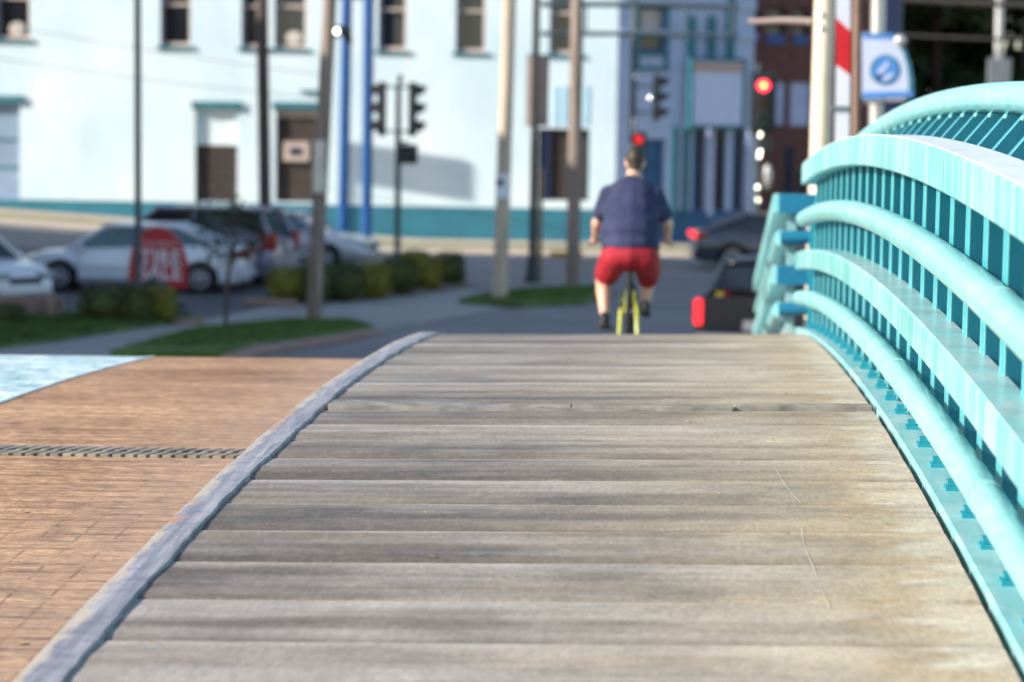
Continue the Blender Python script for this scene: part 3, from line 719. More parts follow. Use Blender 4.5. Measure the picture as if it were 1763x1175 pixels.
for u in (door, w1, w2):
    MB().bbox((u[0] - 0.1, -0.14, u[3] - .02), (u[1] + 0.12, 0.05, u[3] + 0.22)).build('hood', M['teal_trim'], bA)
MB().bbox((door[0], 0.2, door[2]), (door[1], 0.26, door[3])).build('door', mat('blue_grey_door', (0.22, 0.30, 0.42), 0.15, 2), bA)
for zz in (0.35, 0.62): MB().bbox((door[0], 0.17, door[2] + (door[3] - door[2]) * zz), (door[1], 0.198, door[2] + (door[3] - door[2]) * zz + .08)).build('door_rail', M['teal_trim'], bA)
# half boarded window and its white upper board
zm = wuv(370, 250)[1]
MB().bbox((w1[0], 0.2, zm), (w1[1], 0.27, w1[3])).build('boarding', M['white_wall'], bA)
m = MB()
for i in range(4):
    for j in range(5):
        du, dz = (w1[1] - w1[0]) / 4, (zm - w1[2]) / 5
        MB().bbox((w1[0] + du * i + .012, 0.2, w1[2] + dz * j + .012), (w1[0] + du * (i + 1) - .012, 0.23, w1[2] + dz * (j + 1) - .012)).build('pane', M['board_dark'], bA)
MB().bbox((w1[0], 0.235, w1[2]), (w1[1], 0.27, zm - .01)).build('sash', M['slate_metal'], bA)
MB().bbox((w2[0], 0.16, w2[3] - .28), (w2[1], 0.27, w2[3])).build('lintel_board', M['sash'], bA)
MB().bbox((w2[0], 0.2, w2[2]), (w2[1], 0.27, w2[3] - .281)).build('boarding', M['board_dark'], bA)
q = op(488, 532, 244, 278)
MB().bbox((q[0], 0.02, q[2]), (q[1], 0.198, q[3])).build('air_conditioner', M['sash'], bA)
MB().bbox((q[0] + .22, 0.0, q[2] + .2), (q[1] - .22, 0.018, q[3] - .2)).build('grille', M['navy'], bA)
MB().bbox((d3[0], 0.24, d3[2]), (d3[1], 0.275, d3[3])).build('door', M['board_dark'], bA)
MB().bbox((d3[0], 0.1, d3[2]), (d3[0] + .38, 0.235, d3[3])).build('door_leaf', M['navy'], bA)
MB().bbox((d3[1] - .06, 0.1, d3[2]), (d3[1], 0.235, d3[3])).build('door_frame', M['teal_trim'], bA)
for px in (957, 972, 1010):
    u = wuv(px, 180)[0]; MB().bbox((u - .07, -0.03, wuv(px, 216)[1]), (u + .07, -0.002, wuv(px, 148)[1])).build('shutter_slat', mat('pale_blue_slat', (0.36, 0.60, 0.74), 0.08, 2), bA)
u, z = wuv(530, 157); MB().bbox((u - .25, -.12, z - .04), (u + .3, -.002, z + .03)).build('lamp_bracket', M['teal_trim'], bA)

# corner wing turned away from the sun
WA = rad(24)
bB = root('corner_building', 'pale corner building with teal pilasters and dark shop windows, turned into the shade', 'building', (XR + 0.02, WY + 0.01, 0), WA)
def vuv(px, py):
    """point on the wing's wall plane seen at this pixel, in the wing's own (u, z)"""
    d = RM @ np.array([px - PW / 2, py - PH / 2, FP]); nrm = np.array([math.sin(WA), -math.cos(WA), 0]); p0 = np.array([XR + 0.02, WY + 0.01, 0])
    t = np.dot(p0 - EYE, nrm) / np.dot(d, nrm); p = EYE + t * d; v = p - p0
    return v[0] * math.cos(WA) + v[1] * math.sin(WA), p[2]
def vop(x0, x1, y0, y1): return [vuv(x0, 200)[0], vuv(x1, 200)[0], vuv((x0 + x1) / 2, y1)[1], vuv((x0 + x1) / 2, y0)[1]]
U1 = vuv(1296, 200)[0]
win = vop(1098, 1142, -60, 92); dr = vop(1106, 1146, 240, 352); shop = [vop(1194, 1216, 222, 368), vop(1226, 1252, 222, 368), vop(1262, 1284, 222, 368)]
wall('wall', 0, U1, 1.1, 11.5, [win, dr] + shop, M['shaded_panel'], bB)
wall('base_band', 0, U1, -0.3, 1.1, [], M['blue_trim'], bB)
MB().bbox((0.02, .4, -0.3), (U1 - .02, 10, 11.4)).build('body', M['shaded_panel'], bB)
sash_window(bB, *win, M['blue_trim'], blind=0.75, sill=False)
fr = vop(1092, 1148, 96, 122)
for (a, b, c, d) in ((fr[0], fr[0] + .12, fr[2], win[3]), (fr[1] - .12, fr[1], fr[2], win[3]), (fr[0] + .12, fr[1] - .12, fr[2], fr[2] + .12), (fr[0] + .12, fr[1] - .12, fr[3], fr[3] + .1)):
    MB().bbox((a, -.08, c), (b, -.002, d)).build('window_surround', M['teal_trim'], bB)
MB().bbox((dr[0], .22, dr[2]), (dr[1], .27, dr[3])).build('door', M['blue_trim'], bB)
for s_ in shop:
    MB().bbox((s_[0], .22, s_[2]), (s_[1], .26, s_[3])).build('shop_window', M['glass_dark'], bB)
    MB().bbox((s_[0], .12, s_[2]), (s_[0] + .2, .218, s_[3])).build('mullion', M['blue_trim'], bB)
for px in (1189, 1224, 1256):
    u = vuv(px, 60)[0]; MB().bbox((u - .13, -.14, vuv(px, 108)[1]), (u + .13, -.002, vuv(px, 28 if px < 1250 else -20)[1])).build('pilaster', M['teal_trim'], bB)
for px in (1160, 1180, 1222, 1290):
    u = vuv(px, 300)[0]; MB().bbox((u - .1, -.1, vuv(px, 372)[1]), (u + .1, -.002, vuv(px, 218)[1])).build('column', M['shaded_panel'] if px > 1200 else M['teal_trim'], bB)
for py, t in ((6, .16), (60, .1)):
    MB().bbox((0.1, -.1, vuv(1200, py)[1] - t), (U1, -.002, vuv(1200, py)[1] + t)).build('string_course', M['shaded_panel'], bB)
# sign panel standing proud of the wing
sg = root('shop_sign', 'large blank pale rectangular sign board with teal frame over the shop windows', 'sign', bB.location, WA)
s4 = vop(1182, 1268, 106, 216)
MB().bbox((s4[0], -.42, s4[2]), (s4[1], -.25, s4[3])).build('panel', mat('sign_panel', (0.50, 0.56, 0.74), 0.06, 2, (3, 1, .3)), sg)
for (a, b, c, d) in ((s4[0] - .09, s4[0], s4[2] - .1, s4[3] + .1), (s4[1], s4[1] + .09, s4[2] - .1, s4[3] + .1), (s4[0], s4[1], s4[2] - .1, s4[2]), (s4[0], s4[1], s4[3], s4[3] + .1)):
    MB().bbox((a, -.46, c), (b, -.2, d)).build('frame', M['teal_trim'], sg)
MB().bbox((s4[0], -.45, s4[3] - .35), (s4[1], -.422, s4[3] - .05)).build('header', M['banner_tan'], sg)
for u in (s4[0] + .3, s4[1] - .3): MB().bbox((u - .05, -.25, s4[2] + .4), (u + .05, -.05, s4[2] + .5)).build('bracket', M['teal_trim'], sg)

# dark brick building beyond the corner
bC = root('brick_building', 'dark brown brick building with blue awning windows behind the red traffic light', 'building', (3.0, 83.5, 0), rad(24))
BS = FP / 84.5
def bop(x0, x1, y0, y1):
    f = lambda x: (x - 1155) / BS - 3.0; z = lambda y: 3.85 - (y - 219) / BS
    return [f(x0) * 1.06, f(x1) * 1.06, z(y1), z(y0)]
bw = [bop(1268, 1300, 20, 76), bop(1312, 1345, 18, 78), bop(1360, 1386, 18, 78), bop(1330, 1350, 142, 215), bop(1358, 1396, 142, 216)]
lo_ = [bop(1346, 1366, 250, 420), bop(1372, 1398, 290, 420)]
wall('wall', -1.2, 5.4, -0.3, 17, bw + lo_, M['brick_dark'], bC)
MB().bbox((-1.15, .3, -.3), (5.35, 22, 16.9)).build('body', M['brick_dark'], bC)
for i, u in enumerate(bw):
    if i < 3:
        sash_window(bC, *u, M['board_dark'], sill=False)
        MB().bbox((u[0], -.05, u[2] - .02), (u[1], .12, u[2] + .32)).build('awning', mat('awning_blue', (0.03, 0.09, 0.26), 0.1, 3), bC)
    else: MB().bbox((u[0], .1, u[2]), (u[1], .16, u[3])).build('window_panel', mat('panel_lavender', (0.40, 0.46, 0.66), 0.1, 1.5), bC)
for u in lo_: sash_window(bC, *u, M['blue_trim'], sill=False)

# unseen block added left of the view to shade the car park and crossing
bD = root('shade_block', 'unseen tan brick block added left of the car park to shade it', 'building', (-22.0, 28, 0), 0)
MB().bbox((-22, 0, -.3), (0, 31, 12.4)).build('wall', M['tan_brick'], bD)
MB().bbox((-22.2, -.2, 12.4), (.2, 31.2, 12.9)).build('roof', M['roof_dark'], bD)
wm = MB(); wm.bbox((0.0, 0, 0), (0.06, 1.1, 1.7)); wmm = wm.mesh('window'); wmm.materials.append(M['glass_dark'])
for fl in range(3):
    for k in range(9): link('window', wmm, bD, (0, 1.6 + k * 3.2, 1.4 + fl * 3.7))

# ------------------------------------------------------------------ vegetation
def leaves(n, sampler, size, seed):
    rg = np.random.default_rng(seed); P = sampler(rg, n)
    a = rg.normal(size=(n, 3)); a /= np.linalg.norm(a, axis=1)[:, None]; b = rg.normal(size=(n, 3)); b -= (a * b).sum(1)[:, None] * a; b /= np.linalg.norm(b, axis=1)[:, None]
    s = size * (0.6 + 0.8 * rg.random((n, 1)))
    V = np.stack([P - a * s, P + b * s * .55, P + a * s, P - b * s * .55], 1).reshape(-1, 3)
    m = bpy.data.meshes.new('leaves'); m.from_pydata(V.tolist(), [], np.arange(n * 4).reshape(-1, 4).tolist()); m.update(); return m
def box_sampler(w_, d_, h_):
    def f(rg, n):
        p = rg.random((n, 3)) * 2 - 1; k = rg.integers(0, 3, n); sgn = np.sign(p[np.arange(n), k]); push = 1 + rg.normal(-.05, .10, n)
        p[np.arange(n), k] = sgn * push
        r = np.abs(p).max(1); q = p / np.maximum(1e-6, (np.abs(p) ** 3.2).sum(1) ** (1 / 3.2))[:, None] * r[:, None]
        q *= np.array([w_ / 2, d_ / 2, h_ / 2]); q[:, 2] += h_ / 2; return q
    return f
SH = []
for k in range(4):
    lm = leaves(1500, box_sampler(1, 1, 1), 0.045, 20 + k); SH.append(lm)
core = MB().ball((0, 0, .46), (.46, .46, .45), 12, 8)
def shrub(px, py, wpx, hpx, gold, label, group, D=None, deep=None):
    p = gz(px, py); s = FP / p.y; w_, h_ = wpx / s * 1.14, hpx / s
    r = root('shrub', label, 'shrub', (p.x, p.y + (deep or w_) / 2, gh(p.x, p.y) + 0.06), random.uniform(0, .2), group)
    lm = random.choice(SH).copy(); lm.materials.append(M['hedge_gold' if gold else 'hedge_dark'])
    o = link('foliage', lm, r); o.scale = (w_, deep or w_, h_)
    c = core.build('inner_foliage', M['hedge_gold' if gold else 'hedge_dark'], r, smooth=True); c.scale = (w_, deep or w_, h_)
    MB().tube((0, 0, -.1), (0, 0, h_ * .6), .03, .02, 6).build('stem', M['bark'], r)
    return r
row = 'clipped shrubs in the bed along the car park'
for a in ((492, 525, 64, 58, 1, 'golden clipped shrub at the left end of the row, left of the leaning wooden pole'),
          (540, 527, 44, 66, 0, 'dark green clipped shrub half hidden behind the leaning wooden pole'),
          (588, 523, 56, 62, 0, 'dark green clipped shrub just right of the leaning wooden pole'),
          (640, 518, 50, 58, 1, 'golden clipped shrub third from the right end of the bed row, between two dark ones'),
          (684, 512, 52, 62, 0, 'dark green clipped shrub between two golden ones in the bed row'),
          (730, 505, 50, 58, 1, 'golden clipped shrub second from the right end of the bed row'),
          (771, 497, 46, 56, 0, 'tall dark green clipped shrub at the right end of the bed row')):
    shrub(*a, row)
shrub(712, 462, 42, 26, 1, 'small golden shrub behind the row at the foot of the traffic light post', row)
lw = 'shrubs on the left lawn'
shrub(186, 563, 104, 58, 0, 'wide dark green hedge on the left lawn below the silver sedan', lw, deep=.9)
shrub(232, 565, 44, 62, 0, 'dark green rounded shrub under the thin grey lamp post', lw)
shrub(268, 562, 54, 60, 1, 'yellow green shrub below the red round-topped sale sign', lw)
shrub(2, 566, 56, 36, 0, 'low dark shrub at the left edge of the lawn', lw)

sp = gz(388, 572); tr = root('sapling', 'thin young street tree with sparse dark leaves in front of the parked cars', 'tree', (sp.x, sp.y, 0.1))
m = MB(); m.path([(0, 0, -.1), (.02, 0, .7), (.10, 0, 1.25), (.16, .02, 1.7), (.2, 0, 2.2)], [.045, .04, .034, .026, .014], 8)
m.build('trunk', M['bark'], tr, smooth=True)
m = MB()
tips = []
for k in range(16):
    a = random.uniform(0, 6.28); z0 = random.uniform(1.2, 2.0); L = random.uniform(.4, .95); p0 = (.1 + (z0 - 1.2) * .1, 0, z0); p1 = (p0[0] + math.cos(a) * L, math.sin(a) * L, z0 + random.uniform(.1, .5))
    m.tube(p0, p1, .012, .005, 5); tips.append((p0, p1))
m.build('branches', M['bark'], tr)
def sap(rg, n):
    i = rg.integers(0, len(tips), n); t = rg.random(n) ** .6; A = np.array([q[0] for q in tips])[i]; B = np.array([q[1] for q in tips])[i]
    return A + (B - A) * t[:, None] + rg.normal(0, .09, (n, 3))
lm = leaves(620, sap, .05, 5); lm.materials.append(M['leaf_sap']); link('crown', lm, tr)

def big_tree(x, y, h, r, seed, label):
    t = root('tree', label, 'tree', (x, y, 0), 0, 'dark trees behind the brick building')
    rg0 = random.Random(seed); m = MB(); m.path([(0, 0, -.2), (.1, 0, h * .25), (.0, .1, h * .5), (.1, 0, h * .8)], [.32, .26, .18, .06], 8)
    cl = [(rg0.uniform(-r, r) * .75, rg0.uniform(-r, r) * .75, h * rg0.uniform(.12, .95), r * rg0.uniform(.35, .55)) for _ in range(15)]
    for c in cl[:8]: m.tube((0, 0, min(c[2], h * .6) * .8), c[:3], .08, .02, 6)
    m.build('trunk', M['bark'], t, smooth=True)
    C_ = np.array([c[:3] for c in cl]); R_ = np.array([c[3] for c in cl])
    def f(rg, n):
        i = rg.integers(0, len(cl), n); d = rg.normal(size=(n, 3)); d /= np.linalg.norm(d, axis=1)[:, None]
        return C_[i] + d * (R_[i] * rg.random(n) ** .4)[:, None] * np.array([1, 1, .8])
    lm = leaves(5200, f, .30, seed); lm.materials.append(M['leaf_dark']); link('crown', lm, t)
tx = ((7.4, 93, 13, 2.8, 'left of the trees, beside the brick wall'), (10.4, 97, 15, 3.4, 'behind the round-logo banner'), (13.5, 94, 13, 3.2, 'behind the tall grey utility pole'), (16.8, 96, 15, 3.6, 'at the right edge of the picture'), (9.0, 101, 16, 3.8, 'deep among the others, left'), (13.0, 103, 16, 4.0, 'deep among the others, right'), (20.5, 99, 15, 4.0, 'outermost on the right'))
for i, (x, y, h, r, l) in enumerate(tx): big_tree(x, y, h, r, 50 + i, 'dark leafy tree ' + l)

# ------------------------------------------------------------------ poles and signals
def pole(name, label, cat, bx, by, tx_, ty_, wpx, material, D=None, extra=1.6, group=None, taper=.85):
    b = gz(bx, by) if D is None else gd(bx, by, D)
    if D is None: D = b.y
    t = gd(tx_, ty_, D); s = FP / D; r = wpx / s / 2
    top = b + (t - b) * extra; rt = root(name, label, cat, (b.x, b.y, b.z), 0, group)
    v = top - b
    MB().path([(0, 0, -.2), v * .33, v * .66, v], [r * 1.05, r, r * (1 + taper) / 2, r * taper], 14).build('shaft', material, rt, smooth=True)
    return rt, s, b
ug = 'wooden utility poles'
p1, s1, b1 = pole('lamp_post', 'thin dark grey lamp post in front of the silver sedan', 'lamp post', 238, 545, 237, 0, 12, M['slate_metal'])
MB().box((0, 0, .17), (.52, .5, .36)).build('footing', M['curb_tan'], p1, bevel=.03)
MB().path([(0, 0, 9.4), (.6, 0, 9.7), (1.4, 0, 9.8)], .04, 8).build('arm', M['slate_metal'], p1)
MB().box((1.6, 0, 9.78), (.6, .26, .12)).build('lamp_head', M['slate_metal'], p1, bevel=.03)
p2, _, _ = pole('utility_pole', 'dark wooden utility pole behind the parked minivan', 'utility pole', 458, 452, 451, 0, 21, M['pole_dark_wood'], group=ug)
p3, s3, b3 = pole('utility_pole', 'grey wooden pole leaning right at the end of the near grass verge', 'utility pole', 539, 560, 568, 0, 25, M['pole_wood'], group=ug)
z = lambda y, b, s, x=0: (b.z * s + (560 - y)) / s
MB().box(((550 - 539) / s3, -.17, (560 - 285) / s3), (.22, .16, 1.0)).build('meter_box', M['galv'], p3, bevel=.02)
p4, s4_, b4 = pole('utility_pole', 'wooden pole with sunlit top and a paper notice, left in the grass island', 'utility pole', 860, 522, 877, 0, 25, M['pole_pale'], group=ug)
nb = root('paper_notice', 'white paper notice stapled to the sunlit wooden pole', 'notice', (b4.x + 3 / s4_, b4.y - .19, (522 - 320) / s4_))
MB().box((0, 0, 0), (.30, .012, .52)).build('sheet', M['sign_white'], nb); MB().box((-.05, -.008, .08), (.14, .004, .16)).build('print', M['slate_metal'], nb)
p5, s5, b5 = pole('utility_pole', 'bare brown wooden pole at the right end of the grass island', 'utility pole', 986, 502, 994, 0, 23, M['pole_wood'], group=ug)
# black ornamental post with two signal arms
p6, s6, b6 = pole('signal_mast', 'black post with flared base carrying two long horizontal arms', 'signal mast', 916, 487, 924, 0, 13, M['black'])
m = MB(); m.path([(0, 0, 0), (0, 0, .12), (0, 0, .2), (.005, 0, .5), (.008, 0, .75)], [.2, .2, .17, .15, .09], 14); m.build('flared_base', M['black'], p6, smooth=True)
zt1, zt2 = (487 - 10) / s6, (487 - 60) / s6
for zz, t in ((zt1, .07), (zt2, .06)):
    MB().path([(.12, 0, zz), (2.5, .02, zz + .03), (4.85, .05, zz + .02)], [t, t * .9, t * .75], 10).build('arm', M['slate_metal'], p6, smooth=True)
for xx in (1.2, 2.4, 3.6, 4.7): MB().tube((xx, 0, zt2), (xx, 0, zt1), .03).build('strut', M['slate_metal'], p6)
bn = root('street_banner', 'faded tan cloth banner hanging behind the black signal mast', 'banner', (b6.x, b6.y + .14, 0))
a, b_ = (905 - 921) / s6, (944 - 921) / s6; za, zb = (487 - 216) / s6, (487 - 97) / s6
MB().bbox((a, 0, za), (b_, .015, zb)).build('cloth', M['banner_tan'], bn)
for zz in (za, zb): MB().tube((a, 0.01, zz), (b_, 0.01, zz), .02).build('rod', M['black'], bn)
tb = root('wooden_post', 'short tan timber post right beside the black signal mast', 'post', (b6.x + .17, b6.y + .1, 0))
MB().bbox((-.06, -.06, -.1), (.06, .06, (487 - 290) / s6)).build('shaft', mat('timber', (.30, .19, .10), .2, 3), tb, bevel=.01)

# twin blue sign posts
bp = gz(590, 428); sb = FP / 73.0
bs = root('sign_structure', 'pair of bright blue steel posts of a tall roadside sign', 'sign', (bp.x, 73.0, .2))
for x0, x1 in ((590, 597), (631, 635)):
    q0 = gd(x0, 430, 73.0); q1 = gd(x1, 0, 73.0)
    MB().path([Vector((q0.x - bp.x, 0, -.4)), Vector((q1.x - bp.x, 0, q1.z - .2)), Vector((q1.x - bp.x + .02, 0, q1.z + 2.4))], .165, 14).build('post', M['blue_pole'], bs, smooth=True)
q = gd(615, 0, 73.0)
MB().box((q.x - bp.x, 0, q.z - .1), (1.1, .18, .16)).build('crossbar', M['blue_pole'], bs)
MB().box((q.x - bp.x, 0, q.z + 3.1), (2.6, .35, 1.6)).build('sign_cabinet', M['sign_white'], bs, bevel=.04)
MB().box((q.x - bp.x, 0, q.z + 2.2), (2.7, .4, .1)).build('cabinet_frame', M['blue_pole'], bs)

def signal_head(parent, c, ang, H=1.5, lit=False, plate=False):
    """three-lens head whose lenses face local -y turned by ang about z"""
    rt = Matrix.Rotation(ang, 3, 'Z'); c = Vector(c); W_ = H * .3; L = H / 3
    h = MB().box(c, (W_, .2, H), rt).build('signal_head', M['black'], parent, bevel=.03)
    if plate: MB().box(c + rt @ Vector((0, .04, 0)), (W_ * 1.55, .02, H * 1.14), rt).build('backplate', M['black'], h)
    for k, key in enumerate((('lens_dim' if lit == 'dim' else 'lens_red_on') if lit else 'lens_red', 'lens_amber', 'lens_green')):
        zc = L * (1 - k); o = rt @ Vector((0, -.1, zc)); R_ = W_ * .40
        MB().path([c + o, c + o + rt @ Vector((0, -.03, 0))], [R_, R_ * .9], 18).build('lens', M[key], h)
        if k == 0 and lit is True: MB().path([c + o + rt @ Vector((0, -.031, -.02)), c + o + rt @ Vector((0, -.045, -.02))], [R_ * .38, R_ * .3], 16).build('lamp', M['lens_core'], h)
        v = MB(); n = 14; pts = []
        for i in range(n + 1):
            an = -.35 + (PI + .7) * i / n; pts.append((math.cos(an) * R_ * 1.12, math.sin(an) * R_ * 1.12))
        vs = []
        for (u_, w2_) in pts:
            ln = .30 * (.55 + .45 * max(0, w2_ / R_))
            vs += [c + rt @ Vector((u_, -.1, zc + w2_)), c + rt @ Vector((u_ * .93, -.1 - ln, zc + w2_ * .93 - .05))]
        v.add(vs, [(2 * i, 2 * i + 1, 2 * i + 3, 2 * i + 2) for i in range(n)])
        vo = v.build('visor', M['black'], h); sd = vo.modifiers.new('s', 'SOLIDIFY'); sd.thickness = .015
    return h
GR = Vector((-.50, -.83, .25)).to_track_quat('Z', 'Y').to_matrix()
def glints(parent, pts, r=.05):
    for p in pts: MB().ball(p, (r, r, r * .16), 20, 14, GR).build('clamp', M['chrome'], parent, smooth=True)  # polished discs added and tilted to throw sun glints

p7, s7, b7 = pole('traffic_signal', 'dark traffic signal post with two side-on heads before the white wall', 'traffic light', 684, 447, 686, 150, 11, M['slate_metal'], extra=1.02)
zz = (447 - 188) / s7
for sx, an in ((-1, -PI / 2), (1, PI / 2)):
    signal_head(p7, ((-29 if sx < 0 else 24) / s7, 0, zz), an)
    for q in (.62, -.62): MB().tube((0, 0, zz + q), (sx * .42, 0, zz + q), .03, n=8).build('bracket', M['black'], p7)
MB().ball((.02, 0, (447 - 136) / s7), (.08, .08, .14), 10, 6).build('finial', M['slate_metal'], p7)
MB().box((18 / s7, -.1, (447 - 265) / s7), (.52, .3, .54)).build('pedestrian_head', M['black'], p7, bevel=.03)
MB().tube((0, 0, (447 - 245) / s7), (.3, -.06, (447 - 245) / s7), .035).build('bracket', M['black'], p7)

sg_ = 'traffic light posts by the corner building'
D8 = 69.0; s8 = FP / D8
p8, _, b8 = pole('traffic_signal', 'traffic signal post rising behind the cyclist with one head turned right', 'traffic light', 1086, 448, 1092, 0, 12, M['slate_metal'], extra=1.05)
s8 = FP / b8.y
f8 = lambda px, py: ((px - 1086) / s8, -.1, (448 - py) / s8)
signal_head(p8, f8(1124, 170), PI / 2, H=1.3)
signal_head(p8, f8(1098, 262), -.2, H=1.15, lit='dim')
for q in (150, 195): MB().tube((.04, 0, f8(0, q)[2]), (.55, -.08, f8(0, q)[2]), .03).build('bracket', M['black'], p8)
glints(p8, [f8(1087, 134), f8(1112, 170), f8(1086, 208), f8(1085, 216), f8(1085, 227), f8(1084, 254)], .042)
p9, s9, b9 = pole('traffic_signal', 'traffic signal with its red light lit in front of the brick building', 'traffic light', 1302, 452, 1306, 110, 9, M['slate_metal'], extra=1.0)
f9 = lambda px, py: ((px - 1302) / s9, -.12, (452 - py) / s9)
signal_head(p9, f9(1307, 180), -.05, H=1.55, lit=True, plate=True)
glints(p9, [f9(1304, 234), f9(1304, 262), f9(1303, 270), f9(1302, 322), f9(1303, 345)], .042)
MB().box(f9(1316, 250), (.32, .3, .42)).build('pedestrian_head', M['black'], p9, bevel=.03)
MB().ball(f9(1318, 305), (.12, .06, .36), 12, 8).build('control_box', M['galv'], p9, smooth=True)

# small mirror disc added on the leaning pole for a sun glint
fl = root('glint_mirror', 'small mirror disc added for a sun glint beside the blue posts', 'glint_mirror', gd(579, 55, b3.y - .1))
MB().ball((0, 0, 0), (.13, .13, .03), 24, 16, GR).build('reflector', M['chrome'], fl, smooth=True)
MB().path([(.06, .02, .05), (.2, .02, -.02), (.26, .04, -.2)], [.1, .12, .06], 10).build('housing', M['black'], fl, smooth=True)
MB().tube((0, .1, 0), ((565 - 579) / s3, .1, .05), .03).build('bracket', M['black'], fl)

hb = 16.5; bbp = Vector((-8.5 - .914 * hb, WY - .407 * hb, 0)); zb_ = 2.25 + .466 * hb  # unseen panel, placed back along the sun's path to shadow the white wall
bb_ = root('shadow_panel', 'unseen pale panel on a post, added to cast a shadow on the white wall', 'shadow_panel', bbp, -math.atan(.168))
MB().box((0, 0, zb_), (3.0, .14, 1.2)).build('panel', M['sign_white'], bb_)
MB().tube((-1.2, .1, -.2), (-1.2, .1, zb_), .09).build('post', M['slate_metal'], bb_)
# ---- bridge-end furniture to the right of the walkway
D10 = 27.0; s10 = FP / D10; g10 = ramp_z(D10) - .05
def near_pole(name, label, cat, px0, px1, D, material, ztop, wpx, gz_):
    s = FP / D; a = gd(px0, 320, D); b = gd(px1, 0, D); k = (b.x - a.x) / (b.z - a.z)
    rt = root(name, label, cat, (a.x + k * (gz_ - a.z), D, gz_))
    r = wpx / s / 2; MB().path([(0, 0, -.3), (k * (ztop - gz_), 0, ztop - gz_)], [r, r * .95], 18).build('shaft', material, rt, smooth=True)
    return rt, s, k
pc, sc_, kc = near_pole('light_pole', 'stout cream pole lit along its left side at the bridge end', 'pole', 1410, 1420, D10, M['cream'], 9.0, 36, g10)
q = gd(1418, 38, D10); lx0 = pc.location
MB().path([(q.x - lx0.x - .12, 0, q.z - g10), (q.x - lx0.x - .45, 0, q.z - g10 + .01), (gd(1288, 42, D10).x - lx0.x, .02, q.z - g10 - .01)], [.04, .036, .03], 10).build('arm', M['banner_tan'], pc, smooth=True)
glints(pc, [(gd(1409, 25, D10).x - lx0.x, -.12, gd(1409, 25, D10).z - g10), (gd(1409, 48, D10).x - lx0.x, -.12, gd(1409, 48, D10).z - g10)], .035)
gt = root('barrier_gate', 'raised white barrier arm with one red stripe beside the cream pole', 'barrier gate', (gd(1452, 320, 25).x, 25, ramp_z(25) - .05))
def gx(px, py, D=25.0): p = gd(px, py, D); return p.x - gt.location.x, p.z - gt.location.z
def slab(p, y0, y1, name, material, parent):
    m = MB(); m.prism(p, (0, y0, 0), (1, 0, 0), (0, 0, 1), (0, y1 - y0, 0)); return m.build(name, material, parent)
arm = [gx(1438, 36), gx(1464, 50), gx(1465, -260), gx(1443, -260)]
slab([gx(1440, 32), gx(1464, 54), gx(1464, -250), gx(1444, -250)], -.03, .03, 'white_stripe', M['white_paint'], gt)
slab([gx(1440, 113), gx(1463, 130), gx(1464, 54), gx(1440, 32)], -.03, .03, 'red_stripe', M['red_paint'], gt)
slab([gx(1434, 420), gx(1460, 420), gx(1463, 130), gx(1440, 113)], -.03, .03, 'white_stripe', M['white_paint'], gt)
p_ = gx(1448, 186); MB().bbox((p_[0] - .1, -.06, p_[1] - .02), (p_[0] + .1, .06, p_[1] + .02)).build('clamp', M['grey_metal'], gt)
p_ = gx(1448, 420); MB().bbox((p_[0] - .2, -.2, -.2), (p_[0] + .2, .25, p_[1] + .3)).build('gate_cabinet', M['galv'], gt, bevel=.02)
pb, _, _ = near_pole('steel_post', 'slim brown steel post between the barrier arm and the logo banner', 'pole', 1473, 1476, 25.6, M['brown_metal'], 9.0, 13, ramp_z(25.6) - .05)
D11 = 35.0; s11 = FP / D11
lp, _, _ = near_pole('lamp_post', 'grey lamp post that carries the round-logo banner', 'lamp post', 1506, 1512, D11, M['galv'], 10.0, 24, -.05)
ch = root('navy_box', 'dark navy box column behind the logo banner post', 'post', (gd(1538, 30, 35.6).x, 35.6, 0))
MB().bbox((-.13, -.1, -.2), (.13, .1, 9.5)).build('shaft', M['navy'], ch, bevel=.02)
bo = root('logo_banner', 'white banner with blue bands and a round blue bird-like emblem', 'banner', (gd(1528, 115, 34.7).x, 34.7, gd(1528, 115, 34.7).z))
def bx(px, py): p = gd(px, py, 34.7); return p.x - bo.location.x, p.z - bo.location.z
out = [bx(1484, 170)] + [bx(1573, 168), bx(1573, 140), bx(1568, 110), bx(1560, 88), bx(1552, 74)] + [bx(1540, 60), bx(1484, 57)]
slab(out, -.01, .01, 'cloth', M['banner_shaded'], bo)
slab([bx(1485, 169), bx(1572, 167), bx(1572, 157), bx(1485, 159)], -.018, -.011, 'blue_band', M['banner_blue'], bo)
slab([bx(1485, 66), bx(1543, 68), bx(1538, 58), bx(1485, 58)], -.018, -.011, 'blue_band', M['banner_blue'], bo)
slab([bx(1564, 158), bx(1572, 158), bx(1572, 140), bx(1567, 110), bx(1559, 88), bx(1551, 74), bx(1547, 78), bx(1555, 92), bx(1561, 114), bx(1564, 138)], -.018, -.011, 'teal_edge', M['banner_teal'], bo)
cx, czz = bx(1524, 121)
def disc(r, y0, y1, material, name, sx=1, n=28, c=(0, 0)): return slab([(cx + c[0] + r * sx * math.cos(2 * PI * i / n), czz + c[1] + r * math.sin(2 * PI * i / n)) for i in range(n)], y0, y1, name, material, bo)
disc(.215, -.016, -.011, M['banner_teal'], 'emblem_ring'); disc(.178, -.022, -.017, M['banner_blue'], 'emblem_field')
slab([bx(1509, 128), bx(1519, 126), bx(1530, 112), bx(1527, 104), bx(1522, 112), bx(1513, 120)], -.028, -.023, 'emblem_wing', M['banner_shaded'], bo)
slab([bx(1518, 140), bx(1528, 138), bx(1540, 128), bx(1532, 127), bx(1522, 132)], -.028, -.023, 'emblem_tail', M['banner_shaded'], bo)
slab([bx(1507, 131), bx(1520, 129), bx(1516, 138), bx(1511, 137)], -.028, -.023, 'emblem_wave', M['navy'], bo)
